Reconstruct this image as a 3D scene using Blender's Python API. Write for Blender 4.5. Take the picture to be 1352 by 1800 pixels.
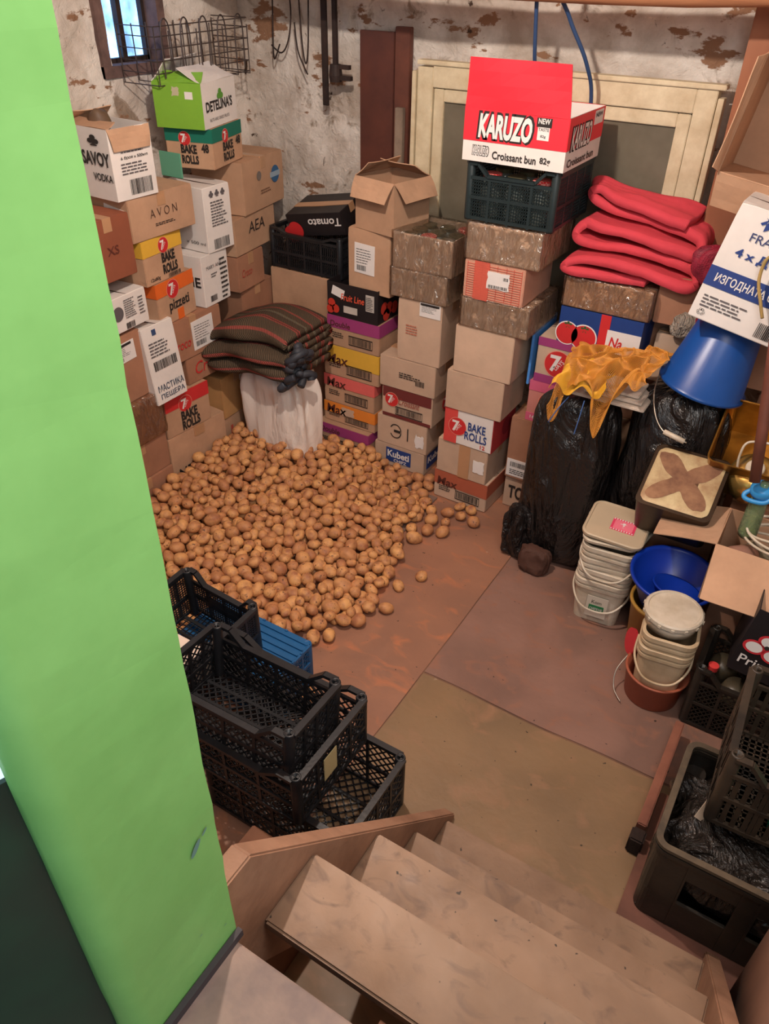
import bpy, bmesh, math, random
from math import radians as R, pi, sin, cos, sqrt
from mathutils import Vector as V, Matrix, noise, Euler
random.seed(7)
S = bpy.context.scene
COL = S.collection
for o in list(bpy.data.objects):
    bpy.data.objects.remove(o)

# ------------------------------------------------------------------ camera
PITCH, YAW, ROLL, CAMH, FPX = R(36), R(31), R(1.1), 2.5, 1352.0
cam = bpy.data.cameras.new('camera')
cam.sensor_fit = 'VERTICAL'
cam.sensor_height = 24.0
cam.lens = 24.0 * FPX / 1800.0
cam.clip_start = 0.02
co = bpy.data.objects.new('camera', cam)
COL.objects.link(co)
fw = V((-sin(YAW) * cos(PITCH), cos(YAW) * cos(PITCH), -sin(PITCH)))
rt = V((cos(YAW), sin(YAW), 0))
up = rt.cross(fw)
R2 = rt * cos(ROLL) + up * sin(ROLL)
U2 = up * cos(ROLL) - rt * sin(ROLL)
m = Matrix.Identity(4)
for i in range(3):
    m[i][0], m[i][1], m[i][2] = R2[i], U2[i], -fw[i]
m[2][3] = CAMH
co.matrix_world = m
S.camera = co

# ------------------------------------------------------------------ light
S.view_settings.view_transform = 'Standard'
S.view_settings.look = 'None'
S.view_settings.gamma = 1
S.view_settings.use_curve_mapping = False
S.view_settings.exposure = 0.0
w = bpy.data.worlds.new('world')
S.world = w
w.use_nodes = True
w.node_tree.nodes['Background'].inputs[0].default_value = (0.62, 0.74, 1.0, 1)
w.node_tree.nodes['Background'].inputs[1].default_value = 0.10


def lamp(name, kind, loc, energy, color, target=None, **kw):
    l = bpy.data.lights.new(name, kind)
    l.energy = energy
    l.color = color
    for k, v in kw.items():
        setattr(l, k, v)
    o = bpy.data.objects.new(name, l)
    COL.objects.link(o)
    o.location = loc
    if target is not None:
        o.rotation_euler = (V(target) - V(loc)).to_track_quat('-Z', 'Y').to_euler()
    return o


LAMP = (-1.25, 1.75, 3.02)
lamp('ceiling_bulb_light', 'POINT', LAMP, 150, (1.0, 0.89, 0.79), shadow_soft_size=0.035)
lamp('doorway_daylight', 'AREA', (0.75, -0.75, 2.35), 15, (0.78, 0.90, 1.0), (-0.6, 0.6, 1.7),
     shape='RECTANGLE', size=0.9, size_y=1.6)
lamp('stair_fill_light', 'AREA', (0.2, 0.75, 3.05), 34, (1.0, 0.93, 0.88), (-0.7, 2.4, 0.5),  # unseen soft fill, added above the stairs to brighten treads and room
     shape='RECTANGLE', size=1.0, size_y=0.9)

lamp('side_door_daylight', 'AREA', (-0.62, -0.9, 2.3), 3.0, (0.45, 0.82, 1.0), (-0.56, 0.2, 1.9),
     shape='RECTANGLE', size=0.5, size_y=1.2)

# ------------------------------------------------------------------ materials
def lin(c):
    return tuple(((x / 255) / 12.92 if x / 255 <= 0.04045 else ((x / 255 + 0.055) / 1.055) ** 2.4) for x in c)


MATS = {}


def mat(name, rgb, rough=0.8, metal=0.0, vary=0.0, vscale=6.0, bump=0.0, bscale=40.0, rgb2=None, rnd=0.0,
        spec=None, coat=0.0, stretch=None, detail=4, sheen=0.0):
    """principled, colour mottled between rgb and rgb2 by object space noise"""
    if name in MATS:
        return MATS[name]
    M = bpy.data.materials.new(name)
    M.use_nodes = True
    nt = M.node_tree
    n, l = nt.nodes, nt.links
    b = n['Principled BSDF']
    c = lin(rgb) + (1,)
    b.inputs['Base Color'].default_value = c
    b.inputs['Roughness'].default_value = rough
    b.inputs['Metallic'].default_value = metal
    if spec is not None:
        b.inputs['Specular IOR Level'].default_value = spec
    if coat:
        b.inputs['Coat Weight'].default_value = coat
        b.inputs['Coat Roughness'].default_value = 0.2
    tc = n.new('ShaderNodeTexCoord')
    vec = tc.outputs['Object']
    if stretch:
        mp = n.new('ShaderNodeMapping')
        mp.inputs['Scale'].default_value = stretch
        l.new(vec, mp.inputs[0])
        vec = mp.outputs[0]
    col = None
    if vary or rgb2:
        ns = n.new('ShaderNodeTexNoise')
        ns.inputs['Scale'].default_value = vscale
        ns.inputs['Detail'].default_value = detail
        ns.inputs['Roughness'].default_value = 0.65
        oi = n.new('ShaderNodeObjectInfo')
        ad = n.new('ShaderNodeVectorMath')
        ad.operation = 'ADD'
        l.new(vec, ad.inputs[0])
        sc = n.new('ShaderNodeVectorMath')
        sc.operation = 'SCALE'
        l.new(oi.outputs['Location'], sc.inputs[0])
        sc.inputs['Scale'].default_value = 3.7
        l.new(sc.outputs[0], ad.inputs[1])
        l.new(ad.outputs[0], ns.inputs['Vector'])
        rp = n.new('ShaderNodeMapRange')
        rp.inputs[1].default_value = 0.32
        rp.inputs[2].default_value = 0.68
        l.new(ns.outputs['Fac'], rp.inputs[0])
        mx = n.new('ShaderNodeMix')
        mx.data_type = 'RGBA'
        l.new(rp.outputs[0], mx.inputs[0])
        if rgb2 is None:
            k = 1 - vary
            mx.inputs[6].default_value = tuple(x * k for x in c[:3]) + (1,)
        else:
            mx.inputs[6].default_value = lin(rgb2) + (1,)
        mx.inputs[7].default_value = c
        col = mx.outputs[2]
        if rnd:
            hs = n.new('ShaderNodeHueSaturation')
            mr = n.new('ShaderNodeMapRange')
            mr.inputs[3].default_value = 1 - rnd
            mr.inputs[4].default_value = 1 + rnd
            l.new(oi.outputs['Random'], mr.inputs[0])
            l.new(mr.outputs[0], hs.inputs['Value'])
            l.new(col, hs.inputs['Color'])
            col = hs.outputs[0]
        l.new(col, b.inputs['Base Color'])
    if bump:
        nb = n.new('ShaderNodeTexNoise')
        nb.inputs['Scale'].default_value = bscale
        nb.inputs['Detail'].default_value = 5
        l.new(vec, nb.inputs['Vector'])
        bp = n.new('ShaderNodeBump')
        bp.inputs['Strength'].default_value = min(1, bump)
        bp.inputs['Distance'].default_value = 0.01
        l.new(nb.outputs['Fac'], bp.inputs['Height'])
        l.new(bp.outputs[0], b.inputs['Normal'])
    MATS[name] = M
    return M


def flat(rgb, rough=0.7):
    return mat('ink_%02x%02x%02x' % tuple(rgb), rgb, rough, vary=0.06, vscale=25)


CARD = mat('cardboard', (196, 156, 126), 0.85, vary=0.20, vscale=5, bump=0.12, bscale=60, rnd=0.10, spec=0.15)
CARD2 = mat('cardboard_pale', (204, 174, 150), 0.85, vary=0.16, vscale=5, bump=0.12, bscale=60, rnd=0.06, spec=0.15)
CARD3 = mat('cardboard_dark', (172, 124, 98), 0.85, vary=0.22, vscale=4, bump=0.12, bscale=60, rnd=0.08, spec=0.15)
WCARD = mat('white_carton', (232, 224, 218), 0.7, vary=0.10, vscale=5, bump=0.08, bscale=50, spec=0.2)
BCARD = mat('black_print_carton', (34, 28, 30), 0.5, vary=0.2, vscale=9)
BLUEC = mat('blue_print_carton', (28, 62, 130), 0.55, vary=0.12, vscale=9)
INK = flat((38, 32, 30))
WHITE = mat('white_label', (232, 226, 222), 0.6, vary=0.05, vscale=12)
RED = mat('logo_red', (206, 44, 46), 0.6, vary=0.08, vscale=12)
TAPE = mat('packing_tape', (186, 142, 106), 0.28, vary=0.08, vscale=12, spec=0.6)
BPLA = mat('black_plastic', (24, 24, 27), 0.38, vary=0.35, vscale=14, bump=0.06, bscale=90, rgb2=(34, 35, 38))
BPLA2 = mat('dusty_black_plastic', (24, 22, 21), 0.42, rgb2=(52, 44, 36), vscale=5, bump=0.06, bscale=90)
GPLA = mat('dark_green_plastic', (34, 46, 48), 0.42, vary=0.2, vscale=14)
BLPLA = mat('blue_crate_plastic', (24, 92, 146), 0.45, vary=0.15, vscale=12)
BLUEP = mat('blue_bucket_plastic', (14, 74, 150), 0.33, vary=0.10, vscale=7)
BLUEQ = mat('deep_blue_plastic', (14, 52, 160), 0.35, vary=0.10, vscale=7)
WPLA = mat('white_plastic', (222, 210, 192), 0.4, rgb2=(190, 174, 150), vscale=7)
CPLA = mat('cream_plastic', (212, 190, 158), 0.42, rgb2=(186, 160, 126), vscale=7)
WOOD = mat('brown_wood', (140, 92, 64), 0.75, rgb2=(98, 58, 38), vscale=3, bump=0.25, bscale=14,
           stretch=(1, 1, 0.12))
STAIRW = mat('worn_stair_wood', (176, 146, 122), 0.72, rgb2=(134, 104, 82), vscale=3.5, bump=0.22, bscale=26, detail=9)
LOGW = mat('log_wood', (196, 138, 98), 0.75, rgb2=(140, 86, 56), vscale=4, bump=0.4, bscale=20, stretch=(0.15, 1, 1))
DBOARD = mat('dark_brown_board', (98, 52, 40), 0.55, rgb2=(76, 40, 32), vscale=5)
GLASSD = mat('dusty_glass', (122, 114, 98), 0.25, rgb2=(98, 92, 78), vscale=3, spec=0.5)
CREAM = mat('cream_paint', (224, 210, 178), 0.6, rgb2=(196, 176, 142), vscale=9, bump=0.3, bscale=30, detail=8)
IRON = mat('rusty_iron', (62, 44, 38), 0.7, rgb2=(40, 32, 30), vscale=20, metal=0.3)
STEEL = mat('steel_wire', (190, 184, 172), 0.35, metal=0.9)


def film_mat():
    M = bpy.data.materials.new('clear_film')
    M.use_nodes = True
    nt = M.node_tree
    n, l = nt.nodes, nt.links
    n.remove(n['Principled BSDF'])
    out = n['Material Output']
    tr = n.new('ShaderNodeBsdfTransparent')
    tr.inputs[0].default_value = (0.95, 0.94, 0.92, 1)
    gl = n.new('ShaderNodeBsdfGlossy')
    gl.inputs['Roughness'].default_value = 0.14
    gl.inputs['Color'].default_value = (1, .97, .92, 1)
    mx = n.new('ShaderNodeMixShader')
    fr = n.new('ShaderNodeLayerWeight')
    fr.inputs[0].default_value = 0.35
    mr = n.new('ShaderNodeMapRange')
    mr.inputs[3].default_value = 0.10
    mr.inputs[4].default_value = 0.7
    l.new(fr.outputs['Fresnel'], mr.inputs[0])
    l.new(mr.outputs[0], mx.inputs[0])
    l.new(tr.outputs[0], mx.inputs[1])
    l.new(gl.outputs[0], mx.inputs[2])
    l.new(mx.outputs[0], out.inputs[0])
    tc = n.new('ShaderNodeTexCoord')
    mp = n.new('ShaderNodeMapping')
    mp.inputs['Rotation'].default_value = (0.5, 0.7, 0.9)
    mp.inputs['Scale'].default_value = (1, 1, 0.35)
    ns = n.new('ShaderNodeTexNoise')
    ns.inputs['Scale'].default_value = 22
    ns.inputs['Detail'].default_value = 3
    ns.inputs['Distortion'].default_value = 1.2
    l.new(tc.outputs['Object'], mp.inputs[0])
    l.new(mp.outputs[0], ns.inputs['Vector'])
    bp = n.new('ShaderNodeBump')
    bp.inputs['Distance'].default_value = 0.05
    bp.inputs['Strength'].default_value = 1.0
    l.new(ns.outputs['Fac'], bp.inputs['Height'])
    l.new(bp.outputs[0], gl.inputs['Normal'])
    l.new(bp.outputs[0], fr.inputs['Normal'])
    return M


FILM = film_mat()


def glass_mat(name, rgb, a=0.75):
    M = bpy.data.materials.new(name)
    M.use_nodes = True
    nt = M.node_tree
    n, l = nt.nodes, nt.links
    n.remove(n['Principled BSDF'])
    tr = n.new('ShaderNodeBsdfTransparent')
    tr.inputs[0].default_value = lin(rgb) + (1,)
    gl = n.new('ShaderNodeBsdfGlossy')
    gl.inputs['Roughness'].default_value = 0.08
    df = n.new('ShaderNodeBsdfDiffuse')
    df.inputs[0].default_value = lin(rgb) + (1,)
    m1 = n.new('ShaderNodeMixShader')
    m1.inputs[0].default_value = 1 - a
    l.new(tr.outputs[0], m1.inputs[1])
    l.new(df.outputs[0], m1.inputs[2])
    m2 = n.new('ShaderNodeMixShader')
    fr = n.new('ShaderNodeFresnel')
    fr.inputs[0].default_value = 1.5
    l.new(fr.outputs[0], m2.inputs[0])
    l.new(m1.outputs[0], m2.inputs[1])
    l.new(gl.outputs[0], m2.inputs[2])
    l.new(m2.outputs[0], n['Material Output'].inputs[0])
    return M


JARG = glass_mat('jar_glass', (200, 210, 200), 0.7)


def bag_mat(name, rgb, rough=0.25, dist=0.03, scale=9, strength=0.9):
    if name in MATS:
        return MATS[name]
    M = bpy.data.materials.new(name)
    M.use_nodes = True
    nt = M.node_tree
    n, l = nt.nodes, nt.links
    b = n['Principled BSDF']
    b.inputs['Base Color'].default_value = lin(rgb) + (1,)
    b.inputs['Roughness'].default_value = rough
    tc = n.new('ShaderNodeTexCoord')
    mp = n.new('ShaderNodeMapping')
    mp.inputs['Scale'].default_value = (1, 1, 0.4)
    l.new(tc.outputs['Object'], mp.inputs[0])
    v = n.new('ShaderNodeTexVoronoi')
    v.feature = 'F1'
    v.inputs['Scale'].default_value = scale
    ns = n.new('ShaderNodeTexNoise')
    ns.inputs['Scale'].default_value = scale * 0.8
    ns.inputs['Detail'].default_value = 6
    ns.inputs['Distortion'].default_value = 1.5
    l.new(mp.outputs[0], ns.inputs['Vector'])
    ad = n.new('ShaderNodeMix')
    ad.data_type = 'RGBA'
    ad.inputs[0].default_value = 0.35
    l.new(mp.outputs[0], ad.inputs[6])
    l.new(ns.outputs['Color'], ad.inputs[7])
    l.new(ad.outputs[2], v.inputs['Vector'])
    ma = n.new('ShaderNodeMath')
    ma.operation = 'ADD'
    l.new(v.outputs['Distance'], ma.inputs[0])
    l.new(ns.outputs['Fac'], ma.inputs[1])
    bp = n.new('ShaderNodeBump')
    bp.inputs['Strength'].default_value = strength
    bp.inputs['Distance'].default_value = dist
    l.new(ma.outputs[0], bp.inputs['Height'])
    l.new(bp.outputs[0], b.inputs['Normal'])
    MATS[name] = M
    return M


# ------------------------------------------------------------------ object helpers
def empty(name, label, cat, loc, rot=(0, 0, 0), group=None):
    o = bpy.data.objects.new(name, None)
    o.empty_display_size = 0.05
    COL.objects.link(o)
    o.location = loc
    o.rotation_euler = rot
    o['label'] = label
    o['category'] = cat
    if group:
        o['group'] = group
    return o


def obj(name, bm, mt, parent=None, smooth=False, mods=None):
    me = bpy.data.meshes.new(name)
    bm.normal_update()
    bm.to_mesh(me)
    bm.free()
    for x in (mt if isinstance(mt, (list, tuple)) else [mt]):
        me.materials.append(x)
    if smooth:
        for p in me.polygons:
            p.use_smooth = True
    o = bpy.data.objects.new(name, me)
    COL.objects.link(o)
    if parent:
        o.parent = parent
    return o


def tag(o, label, cat, group=None, kind=None):
    o['label'] = label
    o['category'] = cat
    if group:
        o['group'] = group
    if kind:
        o['kind'] = kind
    return o


def struct(name, bm, mt, parent=None, smooth=False):
    o = obj(name, bm, mt, parent, smooth)
    if parent is None:
        o['kind'] = 'structure'
    return o


def BM():
    return bmesh.new()


def box(bm, x0, x1, y0, y1, z0, z1, bev=0.0):
    r = bmesh.ops.create_cube(bm, size=1)
    vs = r['verts']
    for v in vs:
        v.co = V((x0 + (v.co.x + .5) * (x1 - x0), y0 + (v.co.y + .5) * (y1 - y0), z0 + (v.co.z + .5) * (z1 - z0)))
    if bev:
        es = list({e for v in vs for e in v.link_edges})
        bmesh.ops.bevel(bm, geom=es, offset=bev, segments=2, affect='EDGES')
    return vs


def bar(bm, p, q, wd, th, nrm):
    """box from p to q, width wd in plane, thickness th along nrm"""
    p, q, nrm = V(p), V(q), V(nrm).normalized()
    d = (q - p)
    if d.length < 1e-5:
        return
    s = d.normalized().cross(nrm).normalized() * wd / 2
    t = nrm * th / 2
    vs = [bm.verts.new(a + sg * s + tg * t) for a in (p, q) for sg in (-1, 1) for tg in (-1, 1)]
    for f in ((0, 1, 3, 2), (4, 6, 7, 5), (0, 4, 5, 1), (2, 3, 7, 6), (0, 2, 6, 4), (1, 5, 7, 3)):
        bm.faces.new([vs[i] for i in f])


def tube(bm, pts, r, seg=8, cap=True):
    pts = [V(p) for p in pts]
    rings = []
    prev = None
    for i, p in enumerate(pts):
        d = (pts[min(i + 1, len(pts) - 1)] - pts[max(i - 1, 0)]).normalized()
        if prev is None:
            a = d.orthogonal().normalized()
        else:
            a = (prev - d * prev.dot(d)).normalized()
        prev = a
        b = d.cross(a)
        rr = r[i] if isinstance(r, (list, tuple)) else r
        rings.append([bm.verts.new(p + (a * cos(2 * pi * k / seg) + b * sin(2 * pi * k / seg)) * rr) for k in range(seg)])
    for A, B in zip(rings, rings[1:]):
        for k in range(seg):
            bm.faces.new((A[k], A[(k + 1) % seg], B[(k + 1) % seg], B[k]))
    if cap:
        bm.faces.new(rings[0][::-1])
        bm.faces.new(rings[-1])


def smoothpath(pts, n=8, closed=False):
    pts = [V(p) for p in pts]
    out = []
    N = len(pts)
    for i in range(N - 1):
        p0, p1, p2, p3 = pts[max(i - 1, 0)], pts[i], pts[i + 1], pts[min(i + 2, N - 1)]
        for k in range(n):
            t = k / n
            out.append(0.5 * ((2 * p1) + (p2 - p0) * t + (2 * p0 - 5 * p1 + 4 * p2 - p3) * t * t +
                              (3 * p1 - p0 - 3 * p2 + p3) * t ** 3))
    out.append(pts[-1])
    return out


def lathe(bm, prof, seg=40, ofs=(0, 0, 0)):
    rings = []
    for r, z in prof:
        rings.append([bm.verts.new((ofs[0] + r * cos(2 * pi * k / seg), ofs[1] + r * sin(2 * pi * k / seg), ofs[2] + z))
                      for k in range(seg)])
    for A, B in zip(rings, rings[1:]):
        for k in range(seg):
            bm.faces.new((A[k], A[(k + 1) % seg], B[(k + 1) % seg], B[k]))
    if prof[0][0] > 1e-4:
        bm.faces.new(rings[0][::-1])
    if prof[-1][0] > 1e-4:
        bm.faces.new(rings[-1])


def rrect(a, b, r, seg=6):
    """rounded rectangle outline, half sizes a, b"""
    out = []
    for cx, cy, s in ((a - r, b - r, 0), (-a + r, b - r, 90), (-a + r, -b + r, 180), (a - r, -b + r, 270)):
        for k in range(seg + 1):
            t = R(s + 90 * k / seg)
            out.append((cx + r * cos(t), cy + r * sin(t)))
    return out


def loft(bm, secs, cap0=True, cap1=True):
    """secs: list of (outline pts, z)"""
    rings = [[bm.verts.new((x, y, z)) for x, y in o] for o, z in secs]
    for A, B in zip(rings, rings[1:]):
        n = len(A)
        for k in range(n):
            bm.faces.new((A[k], A[(k + 1) % n], B[(k + 1) % n], B[k]))
    if cap0:
        bm.faces.new(rings[0][::-1])
    if cap1:
        bm.faces.new(rings[-1])


def prism(bm, pts, axis, a, b):
    """polygon pts extruded along axis ('x': pts are y,z)"""
    def mk(p, t):
        return {'x': (t, p[0], p[1]), 'y': (p[0], t, p[1]), 'z': (p[0], p[1], t)}[axis]
    A = [bm.verts.new(mk(p, a)) for p in pts]
    B = [bm.verts.new(mk(p, b)) for p in pts]
    bm.faces.new(A)
    bm.faces.new(B[::-1])
    n = len(A)
    for k in range(n):
        bm.faces.new((A[k], B[k], B[(k + 1) % n], A[(k + 1) % n]))
    bmesh.ops.recalc_face_normals(bm, faces=bm.faces)


# ------------------------------------------------------------------ lettering
TXT = {}


def textmesh(s, bold=0.0, shear=0.0):
    key = (s, bold, shear)
    if key not in TXT:
        c = bpy.data.curves.new('t', 'FONT')
        c.body = s
        c.offset = bold
        c.shear = shear
        c.align_x = 'LEFT'
        c.resolution_u = 3
        c.space_line = 0.85
        o = bpy.data.objects.new('t', c)
        me = bpy.data.meshes.new_from_object(o)
        bpy.data.objects.remove(o)
        vs = [v.co.copy() for v in me.vertices]
        fs = [tuple(p.vertices) for p in me.polygons]
        bpy.data.meshes.remove(me)
        if not vs:
            vs, fs = [V((0, 0, 0)), V((1, 0, 0)), V((1, 1, 0))], [(0, 1, 2)]
        x0, x1 = min(v.x for v in vs), max(v.x for v in vs)
        y0, y1 = min(v.y for v in vs), max(v.y for v in vs)
        TXT[key] = ([((v.x - x0) / (x1 - x0), (v.y - y0) / (y1 - y0)) for v in vs], fs, (x1 - x0) / (y1 - y0))
    return TXT[key]


class Face:
    """frame of one side of a carton: metres from its lower left corner"""

    def __init__(s, root, w, d, h, which, eps=0.0022):
        s.root = root
        s.U, s.H = {'F': (w, h), 'R': (d, h), 'L': (d, h), 'T': (w, d), 'B': (w, h)}[which]
        s.o, s.u, s.v, s.n = {
            'F': ((-w / 2, -d / 2, 0), (1, 0, 0), (0, 0, 1), (0, -1, 0)),
            'B': ((w / 2, d / 2, 0), (-1, 0, 0), (0, 0, 1), (0, 1, 0)),
            'R': ((w / 2, -d / 2, 0), (0, 1, 0), (0, 0, 1), (1, 0, 0)),
            'L': ((-w / 2, d / 2, 0), (0, -1, 0), (0, 0, 1), (-1, 0, 0)),
            'T': ((-w / 2, -d / 2, h), (1, 0, 0), (0, 1, 0), (0, 0, 1))}[which]
        s.o, s.u, s.v, s.n = V(s.o), V(s.u), V(s.v), V(s.n)
        s.e = eps

    def P(s, a, b, lift=0.0):
        return s.o + s.u * a * s.U + s.v * b * s.H + s.n * (s.e + lift)

    def rect(s, a0, a1, b0, b1, m_, name='printed_panel', lift=0.0, rot=0, jag=0):
        bm = BM()
        c = V(((a0 + a1) / 2, (b0 + b1) / 2))
        pts = [(a0, b0), (a1, b0), (a1, b1), (a0, b1)]
        if jag:
            pts = []
            for (p, q) in (((a0, b0), (a1, b0)), ((a1, b0), (a1, b1)), ((a1, b1), (a0, b1)), ((a0, b1), (a0, b0))):
                for k in range(5):
                    t = k / 5
                    pts.append((p[0] + (q[0] - p[0]) * t + random.uniform(-jag, jag) * (a1 - a0),
                                p[1] + (q[1] - p[1]) * t + random.uniform(-jag, jag) * (b1 - b0)))
        vs = []
        for x, y in pts:
            dx, dy = (x - c.x) * s.U, (y - c.y) * s.H
            cr, sr = cos(rot), sin(rot)
            vs.append((c.x + (dx * cr - dy * sr) / s.U, c.y + (dx * sr + dy * cr) / s.H))
        A = [bm.verts.new(s.P(x, y, lift)) for x, y in vs]
        B = [bm.verts.new(s.P(x, y, lift - 0.0025)) for x, y in vs]
        bm.faces.new(A)
        n = len(A)
        for k in range(n):
            bm.faces.new((A[k], B[k], B[(k + 1) % n], A[(k + 1) % n]))
        return obj(name, bm, m_, s.root)

    def disc(s, a, b, r, m_, name='printed_disc', lift=0.0006, rx=1.0):
        bm = BM()
        c = s.P(a, b, lift)
        bm.faces.new([bm.verts.new(c + s.u * r * rx * cos(t * pi / 16) + s.v * r * sin(t * pi / 16)) for t in range(32)])
        return obj(name, bm, m_, s.root)

    def text(s, t, a0, a1, b0, m_, bold=0.0, shear=0.0, lift=0.0012, hh=None, rot=0, name='lettering'):
        """text from a0 to a1 (fractions), baseline b0; hh = height fraction"""
        vs, fs, asp = textmesh(t, bold, shear)
        W = (a1 - a0) * s.U
        Hh = hh * s.H if hh else W / asp
        bm = BM()
        cr, sr = cos(rot), sin(rot)
        vv = [bm.verts.new(s.P(a0, b0, lift) + s.u * (x * W * cr - y * Hh * sr) + s.v * (x * W * sr + y * Hh * cr))
              for x, y in vs]
        for f in fs:
            try:
                bm.faces.new([vv[i] for i in f])
            except ValueError:
                pass
        return obj(name, bm, m_, s.root)

    def lines(s, a0, a1, b0, b1, n, m_=None, vert=False, fill=0.45, name='fine_print', lift=0.0012, rag=0.35):
        bm = BM()
        rr = random.Random(int(a0 * 1000) + n * 7 + int(b0 * 91))
        for k in range(n):
            if vert:
                x0 = a0 + (a1 - a0) * k / n
                x1 = x0 + (a1 - a0) / n * rr.uniform(0.25, 0.75)
                q = [(x0, b0), (x1, b0), (x1, b1), (x0, b1)]
                bm.faces.new([bm.verts.new(s.P(x, y, lift)) for x, y in q])
            else:
                y0 = b0 + (b1 - b0) * k / n
                y1 = y0 + (b1 - b0) / n * fill
                x = a0
                e = a1 - rr.uniform(0, rag) * (a1 - a0)
                while x < e:
                    x2 = min(e, x + (a1 - a0) * rr.uniform(.08, .22))
                    q = [(x, y0), (x2, y0), (x2, y1), (x, y1)]
                    bm.faces.new([bm.verts.new(s.P(xx, y, lift)) for xx, y in q])
                    x = x2 + (a1 - a0) * 0.03
        return obj(name, bm, m_ or INK, s.root)

    def barcode(s, a0, a1, b0, b1, framed=False, n=16, lift=0.0012):
        if framed:
            bm = BM()
            for q in ((a0, a1, b0, b0 + .03), (a0, a1, b1 - .03, b1), (a0, a0 + .008, b0, b1), (a1 - .008, a1, b0, b1)):
                bm.faces.new([bm.verts.new(s.P(x, y, lift)) for x, y in
                              ((q[0], q[2]), (q[1], q[2]), (q[1], q[3]), (q[0], q[3]))])
            obj('barcode_frame', bm, INK, s.root)
            a0, a1, b0, b1 = a0 + .02, a1 - .02, b0 + .05, b1 - .05
        s.lines(a0, a1, b0, b1, n, vert=True, name='barcode', lift=lift)

    def label(s, a0, a1, b0, b1, rot=0.0, name='paper_label', code=True):
        keep = s.root
        s.root = s.rect(a0, a1, b0, b1, WHITE, name, 0.0006, rot)
        da, db = a1 - a0, b1 - b0
        s.lines(a0 + da * .1, a1 - da * .15, b0 + db * .35, b1 - db * .12, 6, lift=.0018, fill=.25)
        if code:
            s.lines(a0 + da * .12, a0 + da * .6, b0 + db * .1, b0 + db * .28, 18, vert=True, name='barcode', lift=.0018)
        s.root = keep

    def seven(s, a, b, r, days=True):
        s.disc(a, b, r * 1.06, mat('logo_pale_ring', (222, 150, 130), .6), 'logo_ring', 0.0006)
        s.disc(a, b, r, RED, 'logo_disc', 0.0010)
        ra, rb = r / s.U, r / s.H
        s.text('7', a - ra * .62, a + ra * .22, b - rb * .62, WHITE, 0.03, 0.0, 0.0016, hh=rb * 1.3)
        if days:
            s.text('DAYS', a - ra * .05, a + ra * .85, b - rb * .5, WHITE, 0.01, 0.0, 0.0016, hh=rb * .35, rot=0.9)


# ------------------------------------------------------------------ cartons
def carton_bm(w, d, h, seed, bulge=0.003):
    bm = BM()
    box(bm, -w / 2, w / 2, -d / 2, d / 2, 0, h)
    bmesh.ops.subdivide_edges(bm, edges=bm.edges[:], cuts=7, use_grid_fill=True)
    for v in bm.verts:
        x, y, z = v.co
        fx, fy, fz = 1 - (2 * x / w) ** 2, 1 - (2 * y / d) ** 2, 1 - (2 * z / h - 1) ** 2
        nn = noise.noise(V((x * 7 + seed, y * 7, z * 7)))
        if abs(abs(x) - w / 2) < 1e-5:
            v.co.x -= math.copysign(bulge * (0.25 + abs(nn)) * fy * fz, x)
        if abs(abs(y) - d / 2) < 1e-5:
            v.co.y -= math.copysign(bulge * (0.25 + abs(nn)) * fx * fz, y)
        if z > h - 1e-5:
            v.co.z -= bulge * 1.3 * fx * fy * (1 + nn)
        c = (abs(x) > w / 2 - 1e-5) + (abs(y) > d / 2 - 1e-5) + (z > h - 1e-5 or z < 1e-5)
        if c >= 3:
            v.co *= 1 - random.uniform(0.0, 0.012)
    es = [e for e in bm.edges if len(e.link_faces) == 2 and e.calc_face_angle(0) > 0.9]
    bmesh.ops.bevel(bm, geom=es, offset=0.003, segments=2, affect='EDGES')
    return bm


def carton(label, xl, xr, yf, d, z0, z1, m_=None, rz=0.0, group=None, tape=True, tilt=(0, 0), name='cardboard_box',
           cat='box', open_=False, flaps=None):
    """a carton whose front lower left / right corners are xl, xr on y = yf when rz = 0"""
    if z0 < .005:
        z0 = .006
    w, h = xr - xl, z1 - z0
    m_ = m_ or CARD
    root = empty(name, label, cat, ((xl + xr) / 2, yf + d / 2, z0), (tilt[0], tilt[1], rz), group)
    root['dims'] = (w, d, h)
    if not open_:
        obj('box_body', carton_bm(w, d, h, random.random() * 50), m_, root, smooth=False)
        bm = BM()
        box(bm, -w / 2 + .004, w / 2 - .004, -.0012, .0012, h - .006, h + 0.0006)
        obj('lid_seam', bm, flat((70, 46, 34)), root)
        if tape and m_ is not WCARD:
            bm = BM()
            tw = min(.025, d * .1)
            box(bm, -w / 2 - .0012, w / 2 + .0012, -tw, tw, h - .004, h + .0012)
            box(bm, w / 2 - .001, w / 2 + .0014, -tw, tw, h - min(.06, h * .35), h + .001)
            box(bm, -w / 2 - .0014, -w / 2 + .001, -tw, tw, h - min(.06, h * .35), h + .001)
            obj('tape_strip', bm, TAPE, root)
    else:
        t = 0.004
        bm = BM()
        box(bm, -w / 2, w / 2, -d / 2, -d / 2 + t, 0, h)
        box(bm, -w / 2, w / 2, d / 2 - t, d / 2, 0, h)
        box(bm, -w / 2, -w / 2 + t, -d / 2 + t, d / 2 - t, 0, h)
        box(bm, w / 2 - t, w / 2, -d / 2 + t, d / 2 - t, 0, h)
        box(bm, -w / 2 + t, w / 2 - t, -d / 2 + t, d / 2 - t, 0, t)
        obj('box_body', bm, m_, root)
        for side, ln, ang, fm in (flaps or []):
            flap(root, w, d, h, side, ln, ang, fm or m_)
    return root


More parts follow.
